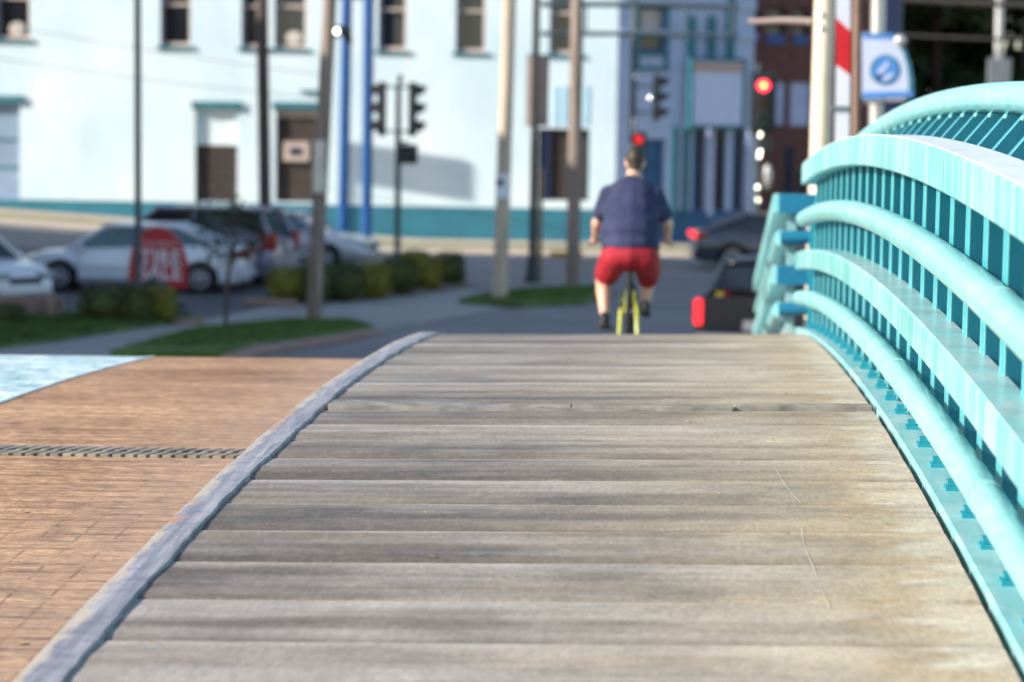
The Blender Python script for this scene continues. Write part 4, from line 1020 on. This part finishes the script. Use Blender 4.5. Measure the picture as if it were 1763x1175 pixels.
MB().ball((bx(1550, 70)[0], -.02, bx(1550, 70)[1]), (.085, .06, .085), 16, 10).build('knob', M['galv'], bo, smooth=True)
MB().tube((bx(1496, 173)[0], 0, bx(1496, 173)[1]), (bx(1560, 172)[0], 0, bx(1560, 172)[1]), .03).build('rod', M['galv'], bo)
MB().path([(bx(1488, 174)[0], -.02, bx(1488, 174)[1]), (bx(1518, 173)[0], -.02, bx(1518, 173)[1])], .05, 10).build('collar', M['chrome'], bo, smooth=True)
up_, sup, bup = pole('utility_pole', 'tall grey steel pole with a square box at the far right', 'utility pole', 1712, 470, 1721, 0, 15, M['galv'])
p_ = gd(1719, 125, bup.y); MB().box((p_.x - bup.x, -.15, p_.z), (.62, .3, .75)).build('equipment_box', M['grey_metal'], up_, bevel=.03)
def cable(label, a, b, sag, r, n=14):
    a, b = Vector(a), Vector(b); pts = []
    for i in range(n):
        t = i / (n - 1); p = a + (b - a) * t; p.z -= sag * 4 * t * (1 - t); pts.append(p)
    o = MB().path(pts, r, 6).build('overhead_cable', M['wire'], smooth=True); tag(o, label, 'cable', 'overhead cables')
cable('thick overhead cable bundle crossing the dark trees near the top right corner', gd(1440, -8, 60), gd(1900, 12, 60), .05, .075)
cable('lower overhead cable crossing the dark trees above the outer tube', gd(1440, 54, 66), gd(1900, 72, 66), .05, .045)
cable('thin overhead cable high across the white wall, left', gd(-60, 30, 74), gd(560, 130, 74), .1, .012)
cable('thin overhead cable low across the white wall, left', gd(-60, 92, 74), gd(560, 170, 74), .1, .012)

# ------------------------------------------------------------------ cars
def wheel(parent, x, y, r, w_, side, rim):
    m = MB(); n = 28; vs = []
    prof_ = [(r * .62, -w_ / 2), (r * .93, -w_ / 2), (r, -w_ / 2 + .03), (r, w_ / 2 - .03), (r * .93, w_ / 2), (r * .62, w_ / 2)]
    for i in range(n):
        a = 2 * PI * i / n
        vs += [(rr * math.cos(a), h, rr * math.sin(a)) for rr, h in prof_]
    k = len(prof_); m.add(vs, [(i * k + j, i * k + (j + 1) % k, ((i + 1) % n) * k + (j + 1) % k, ((i + 1) % n) * k + j) for i in range(n) for j in range(k)])
    t = m.build('wheel', M['tyre'], parent, smooth=True, loc=(x, y, r))
    q = MB(); q.path([(0, side * (w_ / 2 - .05), 0), (0, side * (w_ / 2 - .03), 0)], r * .6, 20)
    q.build('hub_disc', M['dark_trim'], t)
    q = MB(); q.torus((0, side * (w_ / 2 - .01), 0), r * .6, .025, 'y', 24, 6); q.path([(0, side * (w_ / 2 - .03), 0), (0, side * (w_ / 2 - .005), 0)], r * .16, 12)
    for i in range(7):
        a = 2 * PI * i / 7; q.path([(0, side * (w_ / 2 - .015), 0), (r * .6 * math.cos(a), side * (w_ / 2 - .012), r * .6 * math.sin(a))], [.035, .03], 6)
    q.build('rim', rim, t, smooth=True)

def car(label, loc, heading, L, W_, paint, top, sides, gh_, wheels, r, cat='car', tail='tail_off', lo=.2, bed=None, trunk_lip=None, tail_z=.85, tail_sz=(.05, .42, .2), head_z=.68, winmat=None, plate=True):
    """x forward from the rear (0) to the nose (L). top: belt line (x,z); gh_: greenhouse (x rear base, x rear top, x B, x front top, x front base, z roof)"""
    c = root('parked_car' if cat == 'car' else cat.replace(' ', '_'), label, cat, loc, heading)
    def topz(x):
        for (a, za), (b, zb) in zip(top[:-1], top[1:]):
            if a <= x <= b: return za + (zb - za) * (x - a) / (b - a)
        return top[-1][1]
    def hw(x):
        for (a, za), (b, zb) in zip(sides[:-1], sides[1:]):
            if a <= x <= b: return za + (zb - za) * (x - a) / (b - a)
        return sides[-1][1]
    xs_ = sorted(set([round(t[0], 3) for t in top] + [round(t[0], 3) for t in sides] + [round(L * i / 24, 3) for i in range(25)]))
    m = MB(); vs = []; fs = []; k = 13
    for x_ in xs_:
        zt, w_ = topz(x_), hw(x_) * W_ / 2
        endk = min(1, min(x_, L - x_) / .25); zb = lo + .10 * (1 - endk)
        h = zt - zb
        half = [(0.0, zb), (w_ - .12, zb), (w_ - .03, zb + .08), (w_ - .005, zb + h * .42), (w_ - .015, zb + h * .72), (w_ - .07, zt - .03), (w_ - .20, zt)]
        ring = [(y, z) for y, z in half] + [(0.0, zt + .015)] + [(-y, z) for y, z in half[:0:-1]]
        ring = ring[:]; k = len(ring); vs += [(x_, y, z) for y, z in ring]
    for i in range(len(xs_) - 1):
        for j in range(k): fs.append((i * k + j, i * k + (j + 1) % k, (i + 1) * k + (j + 1) % k, (i + 1) * k + j))
    fs += [tuple(range(k)), tuple((len(xs_) - 1) * k + j for j in range(k))]
    m.add(vs, fs); body = m.build('body', paint, c, smooth=True)
    cut = MB()
    for xw in wheels: cut.path([(xw, -W_, r), (xw, -W_ / 2 + .32, r)], r + .065, 28); cut.path([(xw, W_ / 2 - .32, r), (xw, W_, r)], r + .065, 28)
    if bed: cut.bbox((bed[0], -W_ / 2 + .1, bed[2]), (bed[1], W_ / 2 - .1, 3))
    co = cut.build('cutter', paint, c); md = body.modifiers.new('b', 'BOOLEAN'); md.object = co; md.operation = 'DIFFERENCE'; md.solver = 'EXACT'
    evaluated(body); bpy.data.objects.remove(co)
    body.data.materials.clear(); body.data.materials.append(paint)
    MB().bbox((.25, -W_ / 2 + .3, lo + .02), (L - .25, W_ / 2 - .3, .55)).build('underbody', M['dark_trim'], c)
    x1, x2, xb, x3, x4, zr = gh_
    wb = [hw(x1) * W_ / 2 - .09, hw(x4) * W_ / 2 - .09]; wt = W_ / 2 - .27; z1, z4 = topz(x1) - .01, topz(x4) - .01
    A = {}
    for s_ in (-1, 1):
        A[s_] = [Vector((x1, s_ * wb[0], z1)), Vector((x2, s_ * wt, zr)), Vector((x3, s_ * wt, zr)), Vector((x4, s_ * wb[1], z4)), Vector((xb, s_ * (W_ / 2 - .09), topz(xb) - .01)), Vector((xb, s_ * wt, zr))]
    gm = M['glass_dark'] if winmat is None else winmat
    for s_ in (-1, 1):
        a = A[s_]; inn = Vector((0, -s_ * .02, 0))
        MB().quad(*[p + inn for p in (a[0], a[4], a[5], a[1])]).build('rear_side_window', gm, c)
        MB().quad(*[p + inn for p in (a[4], a[3], a[2], a[5])]).build('front_side_window', gm, c)
        pl = MB()
        for p, q_, rr in ((a[0], a[1], .06), (a[4], a[5], .035), (a[3], a[2], .045), (a[1], a[2], .045), (a[0], a[4], .03), (a[4], a[3], .03)): pl.caps(p, q_, rr, rr, 8)
        pl.build('pillars', paint, c, smooth=True)
    f = MB(); f.quad(A[-1][3], A[1][3], A[1][2], A[-1][2]); f.build('windscreen', gm, c)
    f = MB(); f.quad(A[1][0], A[-1][0], A[-1][1], A[1][1]); f.build('rear_window', gm, c)
    rf = MB(); nn = 7; vs = []
    for i in range(nn):
        t = i / (nn - 1); x_ = x2 - .1 + (x3 - x2 + .2) * t; dz = .075 * math.sin(PI * t) ** .6 - .005
        for j in range(7):
            u_ = -1 + 2 * j / 6; vs.append((x_, u_ * (wt + .02), zr + dz * (1 - .5 * u_ * u_) - .035 * abs(u_) ** 3))
    rf.add(vs, [(i * 7 + j, i * 7 + j + 1, (i + 1) * 7 + j + 1, (i + 1) * 7 + j) for i in range(nn - 1) for j in range(6)])
    ro = rf.build('roof', paint, c, smooth=True); sd = ro.modifiers.new('s', 'SOLIDIFY'); sd.thickness = .04
    for xw in wheels:
        for s_ in (-1, 1): wheel(c, xw, s_ * (W_ / 2 - .13), r, .21, s_, M['alloy'])
    for s_ in (-1, 1):
        wr = hw(0) * W_ / 2
        MB().box((.03, s_ * (wr - tail_sz[1] / 2 - .0), tail_z), (.16, tail_sz[1], tail_sz[2])).build('tail_light', M[tail], c, bevel=.03)
        MB().box((.17, s_ * (hw(.17) * W_ / 2 - .008), tail_z), (.30, .05, tail_sz[2] * .8)).build('tail_light', M['tail_off'], c, bevel=.015)
        wf = hw(L) * W_ / 2
        MB().box((L - .07, s_ * (wf - .15), head_z), (.2, .34, .15)).build('headlight', M['head_lens'], c, bevel=.04)
        MB().ball((x4 - .35, s_ * (W_ / 2 + .06), z4 + .06), (.07, .11, .075), 10, 6).build('wing_mirror', paint, c, smooth=True)
        for xh in (xb - .75, xb + .15): MB().box((xh + .1, s_ * (W_ / 2 - .008), topz(xh) - .2), (.2, .04, .035)).build('door_handle', paint, c, bevel=.01)
        for xh in (xb, x4 - .25, xb - .95): MB().box((xh, s_ * (W_ / 2 - .012), topz(xh) * .5 + .2), (.012, .02, topz(xh) * .52)).build('door_gap', M['dark_trim'], c)
        MB().box(((wheels[0] + wheels[1]) / 2, s_ * (W_ / 2 - .015), lo + .17), (wheels[1] - wheels[0] - 2 * r - .25, .05, .07)).build('side_trim', paint, c, bevel=.01)
    MB().box((-.01, 0, lo + .22), (.1, W_ * .78, .16)).build('rear_bumper', paint if cat == 'car' else M['dark_trim'], c, bevel=.03)
    MB().box((L + .0, 0, lo + .2), (.1, W_ * .7, .16)).build('front_bumper', paint, c, bevel=.03)
    MB().box((L - .005, 0, lo + .38), (.06, W_ * .42, .12)).build('grille', M['dark_trim'], c, bevel=.01)
    if plate: MB().box((-.065, 0, tail_z - .1 if cat == 'car' else lo + .35), (.012, .32, .16)).build('number_plate', M['plate_white'], c)
    return c
sides_s = [(0, .80), (.12, .92), (.7, .99), (2.4, 1.0), (4.2, .97), (4.7, .90), (4.9, .74)]
top_s = [(0, .72), (.05, .98), (.12, 1.06), (.75, 1.07), (1.5, 1.02), (3.5, .97), (4.45, .86), (4.78, .72), (4.9, .60)]
gs = (.62, 1.5, 2.25, 2.95, 3.75, 1.45)
reflect = mat('tinted_glass', (0.05, 0.11, 0.12), 0.2, 2, rough=0.05, spec=0.9)
pf = gz(97, 503); pr = gz(345, 507)
cdir = math.atan2(pf.y - pr.y, pf.x - pr.x)
ctr = lambda p, W_: Vector((p.x, p.y + W_ / 2 - .1, 0))
def place(rear_wheel, heading, xr):
    """world position of the car's origin so that the near rear wheel stands at rear_wheel"""
    return rear_wheel
wb_ = (pf - pr).length
o0 = pr - Vector((math.cos(cdir), math.sin(cdir), 0)) * 1.0 + Vector((math.sin(cdir), -math.cos(cdir), 0)) * .82
o0.z = 0.004
car('silver four-door sedan parked side-on behind the red sale sign', o0, cdir, 5.05, 1.85, M['silver'],
    [(x_ * 5.05 / 4.9, z_) for x_, z_ in top_s], [(x_ * 5.05 / 4.9, z_) for x_, z_ in sides_s], (.55, 1.55, 2.4, 3.1, 3.95, 1.47), (1.0, 1.0 + min(3.1, wb_)), .34, tail_z=.88, winmat=reflect)
# minivan behind it
sides_v = [(0, .90), (.2, .97), (1, 1.0), (3.5, 1.0), (4.4, .95), (4.8, .78)]
pv = gz(452, 497)
hv_ = PI - rad(10); R2 = Matrix.Rotation(hv_, 3, 'Z')
ov = Vector((pv.x, pv.y, 0.004)) - R2 @ Vector((.25, .92, 0))
car('grey silver minivan with large dark windows parked behind the silver sedan', ov, hv_, 4.8, 1.95, M['van_grey'],
    [(0, .95), (.06, 1.12), (1, 1.15), (3.4, 1.10), (3.9, 1.02), (4.55, .86), (4.8, .62)], sides_v, (.10, .42, 2.0, 2.9, 3.85, 1.78), (.95, 3.75), .34, tail_z=1.05, tail_sz=(.06, .16, .42))
# pale sedan facing right
p3c = gz(562, 467); h3 = rad(-6); R3 = Matrix.Rotation(h3, 3, 'Z')
oc = Vector((p3c.x, p3c.y, 0.014 + gh(p3c.x, p3c.y))) - R3 @ Vector((3.75, -.8, 0))
car('pale silver sedan facing right, its nose just left of the blue posts', oc, h3, 4.8, 1.8, M['silver_warm'], [(x_ * 4.8 / 4.9, z_) for x_, z_ in top_s], [(x_ * 4.8 / 4.9, z_) for x_, z_ in sides_s], (.6, 1.45, 2.2, 2.85, 3.6, 1.43), (.95, 3.75), .33, winmat=reflect)
# white car at the left edge, nose towards the viewer's right
hw_ = rad(-38); Rw = Matrix.Rotation(hw_, 3, 'Z'); pw = gz(62, 527)
ow = Vector((pw.x, pw.y, 0.004)) - Rw @ Vector((4.05, .82, 0))
car('white car cut off by the left edge, nose pointing toward the hedge', ow, hw_, 4.8, 1.8, M['white_car'], [(x_ * 4.8 / 4.9, z_) for x_, z_ in top_s], [(x_ * 4.8 / 4.9, z_) for x_, z_ in sides_s], (.6, 1.45, 2.2, 2.85, 3.6, 1.43), (.95, 3.75), .33)
# dark sedan turning away on the right
pd = gz(1252, 466); hd = rad(5); Rd = Matrix.Rotation(hd, 3, 'Z')
od = Vector((pd.x + .12, pd.y, 0.006)) - Rd @ Vector((1.0, -.82, 0))
car('dark blue sedan with its brake light lit, driving off right past the corner building', od, hd, 4.9, 1.85, M['dark_car'], top_s, sides_s, (.35, 1.4, 2.3, 3.0, 3.9, 1.47), (1.0, 3.85), .35, tail='tail_on', tail_z=.92, tail_sz=(.05, .26, .17))
# black pickup truck seen from behind
pk = Vector((.42, 38.6, 0.03)); hp = rad(82.5); 
top_p = [(0, 1.10), (2.0, 1.10), (2.1, 1.12), (3.9, 1.06), (5.1, .98), (5.35, .8)]
sides_p = [(0, .97), (.2, 1.0), (4.6, 1.0), (5.1, .95), (5.35, .84)]
tk = car('black pickup truck with lit brake lights stopped at the foot of the ramp', (pk.x + .96, pk.y, 0.03), hp, 5.35, 1.96, M['black_car'], top_p, sides_p, (2.0, 2.25, 3.0, 3.35, 4.0, 1.58), (1.1, 4.35), .37, cat='pickup truck', tail='tail_on', lo=.32, bed=(.08, 1.95, .62), tail_z=.86, tail_sz=(.06, .13, .42))
MB().box((-.03, .55, 1.16), (.03, .12, .07)).build('yellow_sticker', M['yellow_tag'], tk)
MB().box((-.1, 0, .46), (.12, 1.8, .16)).build('step_bumper', M['galv'], tk, bevel=.02)

# ------------------------------------------------------------------ sale sign and small street things
sr = gz(300, 534); ss = root('sale_sign', 'red round-topped portable sign reading TIRE SALE in white letters', 'sign', (sr.x - .32, sr.y, 0.1))
s_s = FP / sr.y
def sx(px, py): return (px - 273) / s_s, (534 - py) / s_s
outl = [sx(220, 492), sx(322, 506)] + [sx(*p) for p in ((324, 460), (318, 436), (305, 416), (290, 403), (273, 397), (256, 401), (240, 413), (228, 432), (222, 460))]
ss.location.x = gd(273, 450, sr.y).x
slab(outl, -.05, .05, 'panel', M['sign_red'], ss)
text('lettering', 'TIRE', .44, M['sign_white'], ss, (sx(277, 0)[0], -.056, sx(0, 464)[1]), sx=1.0)
text('lettering', 'SALE', .44, M['sign_white'], ss, (sx(277, 0)[0], -.056, sx(0, 489)[1]), sx=.95)
m = MB()
for i in range(9):
    u = sx(247 + i * 6.6, 0)[0]; m.bbox((u, -.056, sx(0, 431)[1]), (u + .055, -.051, sx(0, 424)[1])); m.bbox((u, -.0565, sx(0, 427)[1]), (u + .02, -.0515, sx(0, 421)[1]))
m.build('small_print', M['sign_pink'], ss)
m = MB(); m.path([sx(245, 500)[0:1] + (0, sx(0, 500)[1]), (sx(262, 0)[0], 0, sx(0, 490)[1]), (sx(285, 0)[0], 0, sx(0, 500)[1]), (sx(302, 0)[0], 0, -.05)], [.07, .1, .1, .08], 10)
m.build('stand', M['slate_metal'], ss, smooth=True)
MB().box((0, .25, .02), (1.0, .5, .12)).build('foot', M['slate_metal'], ss, bevel=.02)

def block(px, py, w_, label, rz_=0.0, material='curb_tan', h=.16, group='concrete parking stops'):
    p = gz(px, py); o = MB().box((0, 0, h / 2), (w_, .2, h)).build('parking_stop', M[material], None, loc=(p.x, p.y + .1, 0.01), bevel=.03); o.rotation_euler = (0, 0, rz_)
    tag(o, label, 'parking stop', group)
block(462, 530, 1.1, 'tan concrete parking stop at the left end of the clipped shrub row', -.03)
block(318, 560, .7, 'short tan concrete parking stop right of the yellow green shrub', .05, h=.12)
block(690, 447, 1.6, 'pale concrete kerb block at the foot of the side-on traffic light', 0, 'pale_concrete')
block(975, 444, .95, 'yellow painted kerb block by the far street', 0, 'yellow_curb')
tw = gz(50, 552)
o = MB().box((0, 0, .18), (1.3, .16, .36)).build('low_wall', M['curb_tan'], None, loc=(tw.x, tw.y, .08), bevel=.02); tag(o, 'low brownish timber wall in front of the white car', 'low wall')
tp = gz(88, 556); o = MB().box((0, 0, .24), (.16, .16, .5)).build('bollard', M['curb_tan'], None, loc=(tp.x, tp.y, .06), bevel=.02); tag(o, 'short tan post at the right end of the low wall', 'post')

# ------------------------------------------------------------------ cyclist and bicycle
RD = 20.8; RX = -0.325; rg_ = ramp_z(RD)
tilt = -math.atan(0.1085)
bk = root('bicycle', 'bicycle with neon yellow seat stays under the rider', 'bicycle', (RX, RD, rg_)); bk.rotation_euler = (tilt, 0, 0)
RW = .325; yr, yf = -.22, .82
def bwheel(y):
    t = MB().torus((0, 0, 0), RW - .022, .024, 'x', 36, 8).build('wheel', M['tyre'], bk, smooth=True, loc=(0, y, RW))
    q = MB().torus((0, 0, 0), RW - .055, .011, 'x', 36, 6); q.tube((-.03, 0, 0), (.03, 0, 0), .02)
    for i in range(18):
        a = 2 * PI * i / 18; q.tube(((-.02 if i % 2 else .02), 0, 0), (0, (RW - .055) * math.cos(a), (RW - .055) * math.sin(a)), .0016, n=4)
    q.build('rim', M['galv'], t, smooth=True)
bwheel(yr); bwheel(yf)
bb = Vector((0, .2, .29)); sc = Vector((0, .03, .66)); hd_ = Vector((0, .66, .74)); hl = Vector((0, .70, .60))
m = MB(); m.tube(bb, sc, .017); m.tube(bb, hl, .019); m.tube(sc - Vector((0, -.01, .06)), hd_, .016); m.tube(hl - (hd_ - hl) * .2, hd_ + (hd_ - hl) * .8, .02)
m.build('frame', M['bike_dark'], bk, smooth=True)
for s_ in (-1, 1):
    m = MB(); m.path([(s_ * .012, .05, .60), (s_ * .05, -.06, .52), (s_ * .06, -.12, .46)], [.010, .011, .012], 8); m.build('seat_stay', M['bike_dark'], bk, smooth=True)
    m = MB(); m.path([(s_ * .058, -.11, .46), (s_ * .068, yr, RW + .0), (s_ * .078, yr - .03, .10)], [.014, .020, .016], 8)
    m.build('reflective_guard', M['neon'], bk, smooth=True)
    m = MB(); m.path([(s_ * .02, .17, .29), (s_ * .07, yr, RW)], .011, 8); m.build('chain_stay', M['bike_dark'], bk)
    m = MB(); m.path([(s_ * .03, .69, .58), (s_ * .05, yf, RW)], .014, 8); m.build('fork_blade', M['neon'], bk)
m = MB(); m.ball((0, -.06, .735), (.115, .10, .045), 14, 8); m.ball((0, .06, .735), (.05, .14, .035), 12, 8); m.tube(sc, (0, 0, .73), .014); m.build('saddle', M['black'], bk, smooth=True)
m = MB(); m.tube(hd_ + (hd_ - hl) * .7, (0, .74, .98), .016); m.path([(-.36, .42, .94), (-.3, .55, .97), (-.1, .72, .985), (.1, .72, .985), (.3, .55, .97), (.36, .42, .94)], .013, 8); m.build('handlebar', M['black'], bk, smooth=True)
m = MB(); m.torus((.05, .2, .29), .09, .006, 'x', 24, 6); m.path([(-.06, .2, .29), (-.085, .04, .20)], .012, 8); m.path([(.06, .2, .29), (.075, .36, .34)], .012, 8); m.build('crank', M['galv'], bk)
for s_, y_, z_ in ((-1.45, .04, .185), (1, .36, .33)): MB().box((s_ * .125, y_, z_), (.1, .09, .025)).build('pedal', M['black'], bk)
MB().box((0, -.16, .60), (.05, .02, .035)).build('rear_reflector', M['tail_off'], bk)

pe = root('person', 'cyclist in navy t-shirt and red shorts riding away on the bicycle', 'person', (RX, RD, rg_)); pe.rotation_euler = (tilt, 0, 0); pe.scale = (0.95, 1, 1.0)
def remeshed(m, name, material, vox, parent, smooth=4):
    o = m.build(name, material, parent); r = o.modifiers.new('r', 'REMESH'); r.mode = 'VOXEL'; r.voxel_size = vox
    s_ = o.modifiers.new('s', 'SMOOTH'); s_.iterations = smooth; s_.factor = .5
    evaluated(o); o.data.polygons.foreach_set('use_smooth', [True] * len(o.data.polygons)); return o
B = MB()
B.ball((0, -.06, .86), (.235, .20, .16)); B.ball((0, -.02, 1.02), (.265, .215, .20)); B.ball((0, .04, 1.22), (.245, .18, .2)); B.ball((0, .07, 1.36), (.2, .13, .12))
B.caps((0, .08, 1.40), (.012, .13, 1.53), .075, .07); hc = Vector((.022, .16, 1.645))
B.ball(hc, (.082, .10, .118), 16, 12); B.ball(hc + Vector((0, .05, -.06)), (.06, .055, .06)); B.ball(hc + Vector((0, .105, -.015)), (.017, .02, .025), 8, 6)
for s_ in (-1, 1): B.ball(hc + Vector((s_ * .084, -.005, -.01)), (.014, .026, .034), 8, 6)
arms = {}
for s_ in (-1, 1):
    sh = Vector((s_ * .215, .07, 1.345)); el = Vector((s_ * (.315 if s_ < 0 else .335), .16, 1.10)); wr = Vector((s_ * .335, .40, .985)); arms[s_] = (sh, el, wr)
    B.caps(sh, el, .068, .052); B.caps(el, wr, .050, .032)
    hn = Vector((s_ * .345, .45, .962)); B.ball(hn, (.042, .05, .030), 10, 8)
    for f_ in range(4):
        a = hn + Vector((s_ * .012, .005 + f_ * .02 - .02, .018)); L_ = (.030, .034, .032, .026)[f_]
        k1 = a + Vector((-s_ * .012, .028, .004)); k2 = k1 + Vector((-s_ * .008, .014, -L_)); k3 = k2 + Vector((0, -.018, -.014))
        B.caps(a, k1, .0095, .009, 6); B.caps(k1, k2, .009, .008, 6); B.caps(k2, k3, .008, .007, 6)
    B.caps(hn + Vector((-s_ * .03, -.01, 0)), hn + Vector((-s_ * .052, .02, -.012)), .012, .010, 6); B.caps(hn + Vector((-s_ * .052, .02, -.012)), hn + Vector((-s_ * .05, .045, -.03)), .010, .008, 6)
legs = {-1: (Vector((-.13, -.04, .80)), Vector((-.20, .33, .56)), Vector((-.155, .10, .20))), 1: (Vector((.13, -.04, .80)), Vector((.19, .40, .66)), Vector((.145, .20, .52)))}
legs[-1] = (Vector((-.13, -.04, .80)), Vector((-.25, .27, .61)), Vector((-.225, .03, .28)))
legs[1] = (Vector((.13, -.04, .80)), Vector((.175, .42, .68)), Vector((.14, .33, .40)))
for s_, (hp_, kn, an) in legs.items():
    B.caps(hp_, kn, .115, .075); mid = kn + (an - kn) * .35 + Vector((0, -.03, 0)); B.caps(kn, mid, .07, .068); B.caps(mid, an, .066, .04)
    B.caps(an, an + Vector((0, .03, -.05)), .042, .04)
# the right calf hangs behind the crank on its way round
pe_body = remeshed(B, 'body', M['skin'], .011, pe)
T = MB()
T.ball((0, -.07, .90), (.275, .225, .12)); T.ball((0, -.03, 1.03), (.288, .24, .20)); T.ball((0, .03, 1.2), (.268, .2, .2)); T.ball((0, .07, 1.35), (.245, .165, .145)); T.caps((0, .08, 1.38), (0, .1, 1.445), .10, .092)
for s_ in (-1, 1):
    sh, el, wr = arms[s_]; T.caps(sh, sh + (el - sh) * .66, .086, .080)
remeshed(T, 'shirt', M['shirt'], .013, pe, 5)
P_ = MB(); P_.ball((0, -.08, .80), (.275, .23, .135)); P_.ball((0, -.05, .88), (.27, .22, .08))
for s_, (hp_, kn, an) in legs.items():
    P_.caps(hp_, hp_ + (kn - hp_) * (.70 if s_ < 0 else .86), .145, .118)
    if s_ > 0: P_.caps(hp_ + (kn - hp_) * .4, hp_ + (kn - hp_) * .7 + Vector((0, 0, -.07)), .12, .105)
    P_.ball((s_ * .12, -.16, .79), (.135, .12, .12))
remeshed(P_, 'shorts', M['shorts'], .013, pe, 5)
H_ = MB(); H_.ball(hc + Vector((0, -.012, .025)), (.088, .10, .108), 16, 12); H_.ball(hc + Vector((0, -.045, -.05)), (.066, .055, .06))
H_.v = [v for v in H_.v]
remeshed(H_, 'hair', M['hair'], .012, pe, 3)
for s_, (hp_, kn, an) in legs.items():
    F_ = MB(); F_.caps(an + Vector((0, -.05, -.06)), an + Vector((s_ * .02, .15, -.075)), .048, .036); F_.caps(an + Vector((0, -.02, -.0)), an + Vector((0, 0, -.05)), .05, .05)
    remeshed(F_, 'shoe', M['shoe'], .012, pe, 2)
for s_ in (-1, 1):
    MB().ball(hc + Vector((s_ * .032, .088, .005)), .013, 8, 6).build('eye', M['sign_white'], pe)
MB().ball(hc + Vector((0, .098, -.055)), (.024, .012, .006), 8, 6).build('mouth', M['tail_off'], pe)

# ------------------------------------------------------------------ small marks and litter on the deck
m = MB(); rg2 = random.Random(11)
for pts in (((0.415, 9.05), (0.43, 8.72), (0.455, 8.45), (0.475, 8.30)), ((0.452, 7.86), (0.448, 7.6), (0.455, 7.4), (0.462, 7.2), (0.470, 6.95), (0.474, 6.8))):
    for a, b in zip(pts[:-1], pts[1:]):
        wd = rg2.uniform(.0006, .0013)
        m.add([(a[0] - wd, a[1], walk_z(a[0], a[1]) + .0045), (a[0] + wd, a[1], walk_z(a[0], a[1]) + .0045), (b[0] + wd, b[1], walk_z(b[0], b[1]) + .0045), (b[0] - wd, b[1], walk_z(b[0], b[1]) + .0045)], [(0, 1, 2, 3)])
o = m.build('scratch_marks', mat('scratch', (0.62, 0.57, 0.5), 0.2, 30, rough=0.7), walk); o['kind'] = 'stuff'
m = MB()
for k in range(46):
    x_, y_ = rg2.uniform(-1.45, .88), rg2.uniform(6.2, 15); z_ = walk_z(x_, y_) + .006; a = rg2.uniform(0, 6.28); L = rg2.uniform(.004, .014); q = rg2.uniform(.003, .007)
    c_, s_ = math.cos(a), math.sin(a)
    m.add([(x_ - c_ * L, y_ - s_ * L, z_), (x_ + s_ * q, y_ - c_ * q, z_ + .005), (x_ + c_ * L, y_ + s_ * L, z_ + .002), (x_ - s_ * q, y_ + c_ * q, z_ + .004)], [(0, 1, 2, 3)])
for k in range(30):
    x_, y_ = rg2.uniform(-3.3, -1.75), rg2.uniform(6.2, 15); z_ = road_z(x_, y_) + .004; L = rg2.uniform(.005, .014)
    m.add([(x_ - L, y_ - L, z_), (x_ + L, y_ - L * .5, z_ + .004), (x_ + L * .8, y_ + L, z_ + .003), (x_ - L * .6, y_ + L, z_ + .005)], [(0, 1, 2, 3)])
o = m.build('litter', mat('dry_leaf', (0.42, 0.26, 0.12), 0.4, 20, rough=0.8)); o['kind'] = 'stuff'
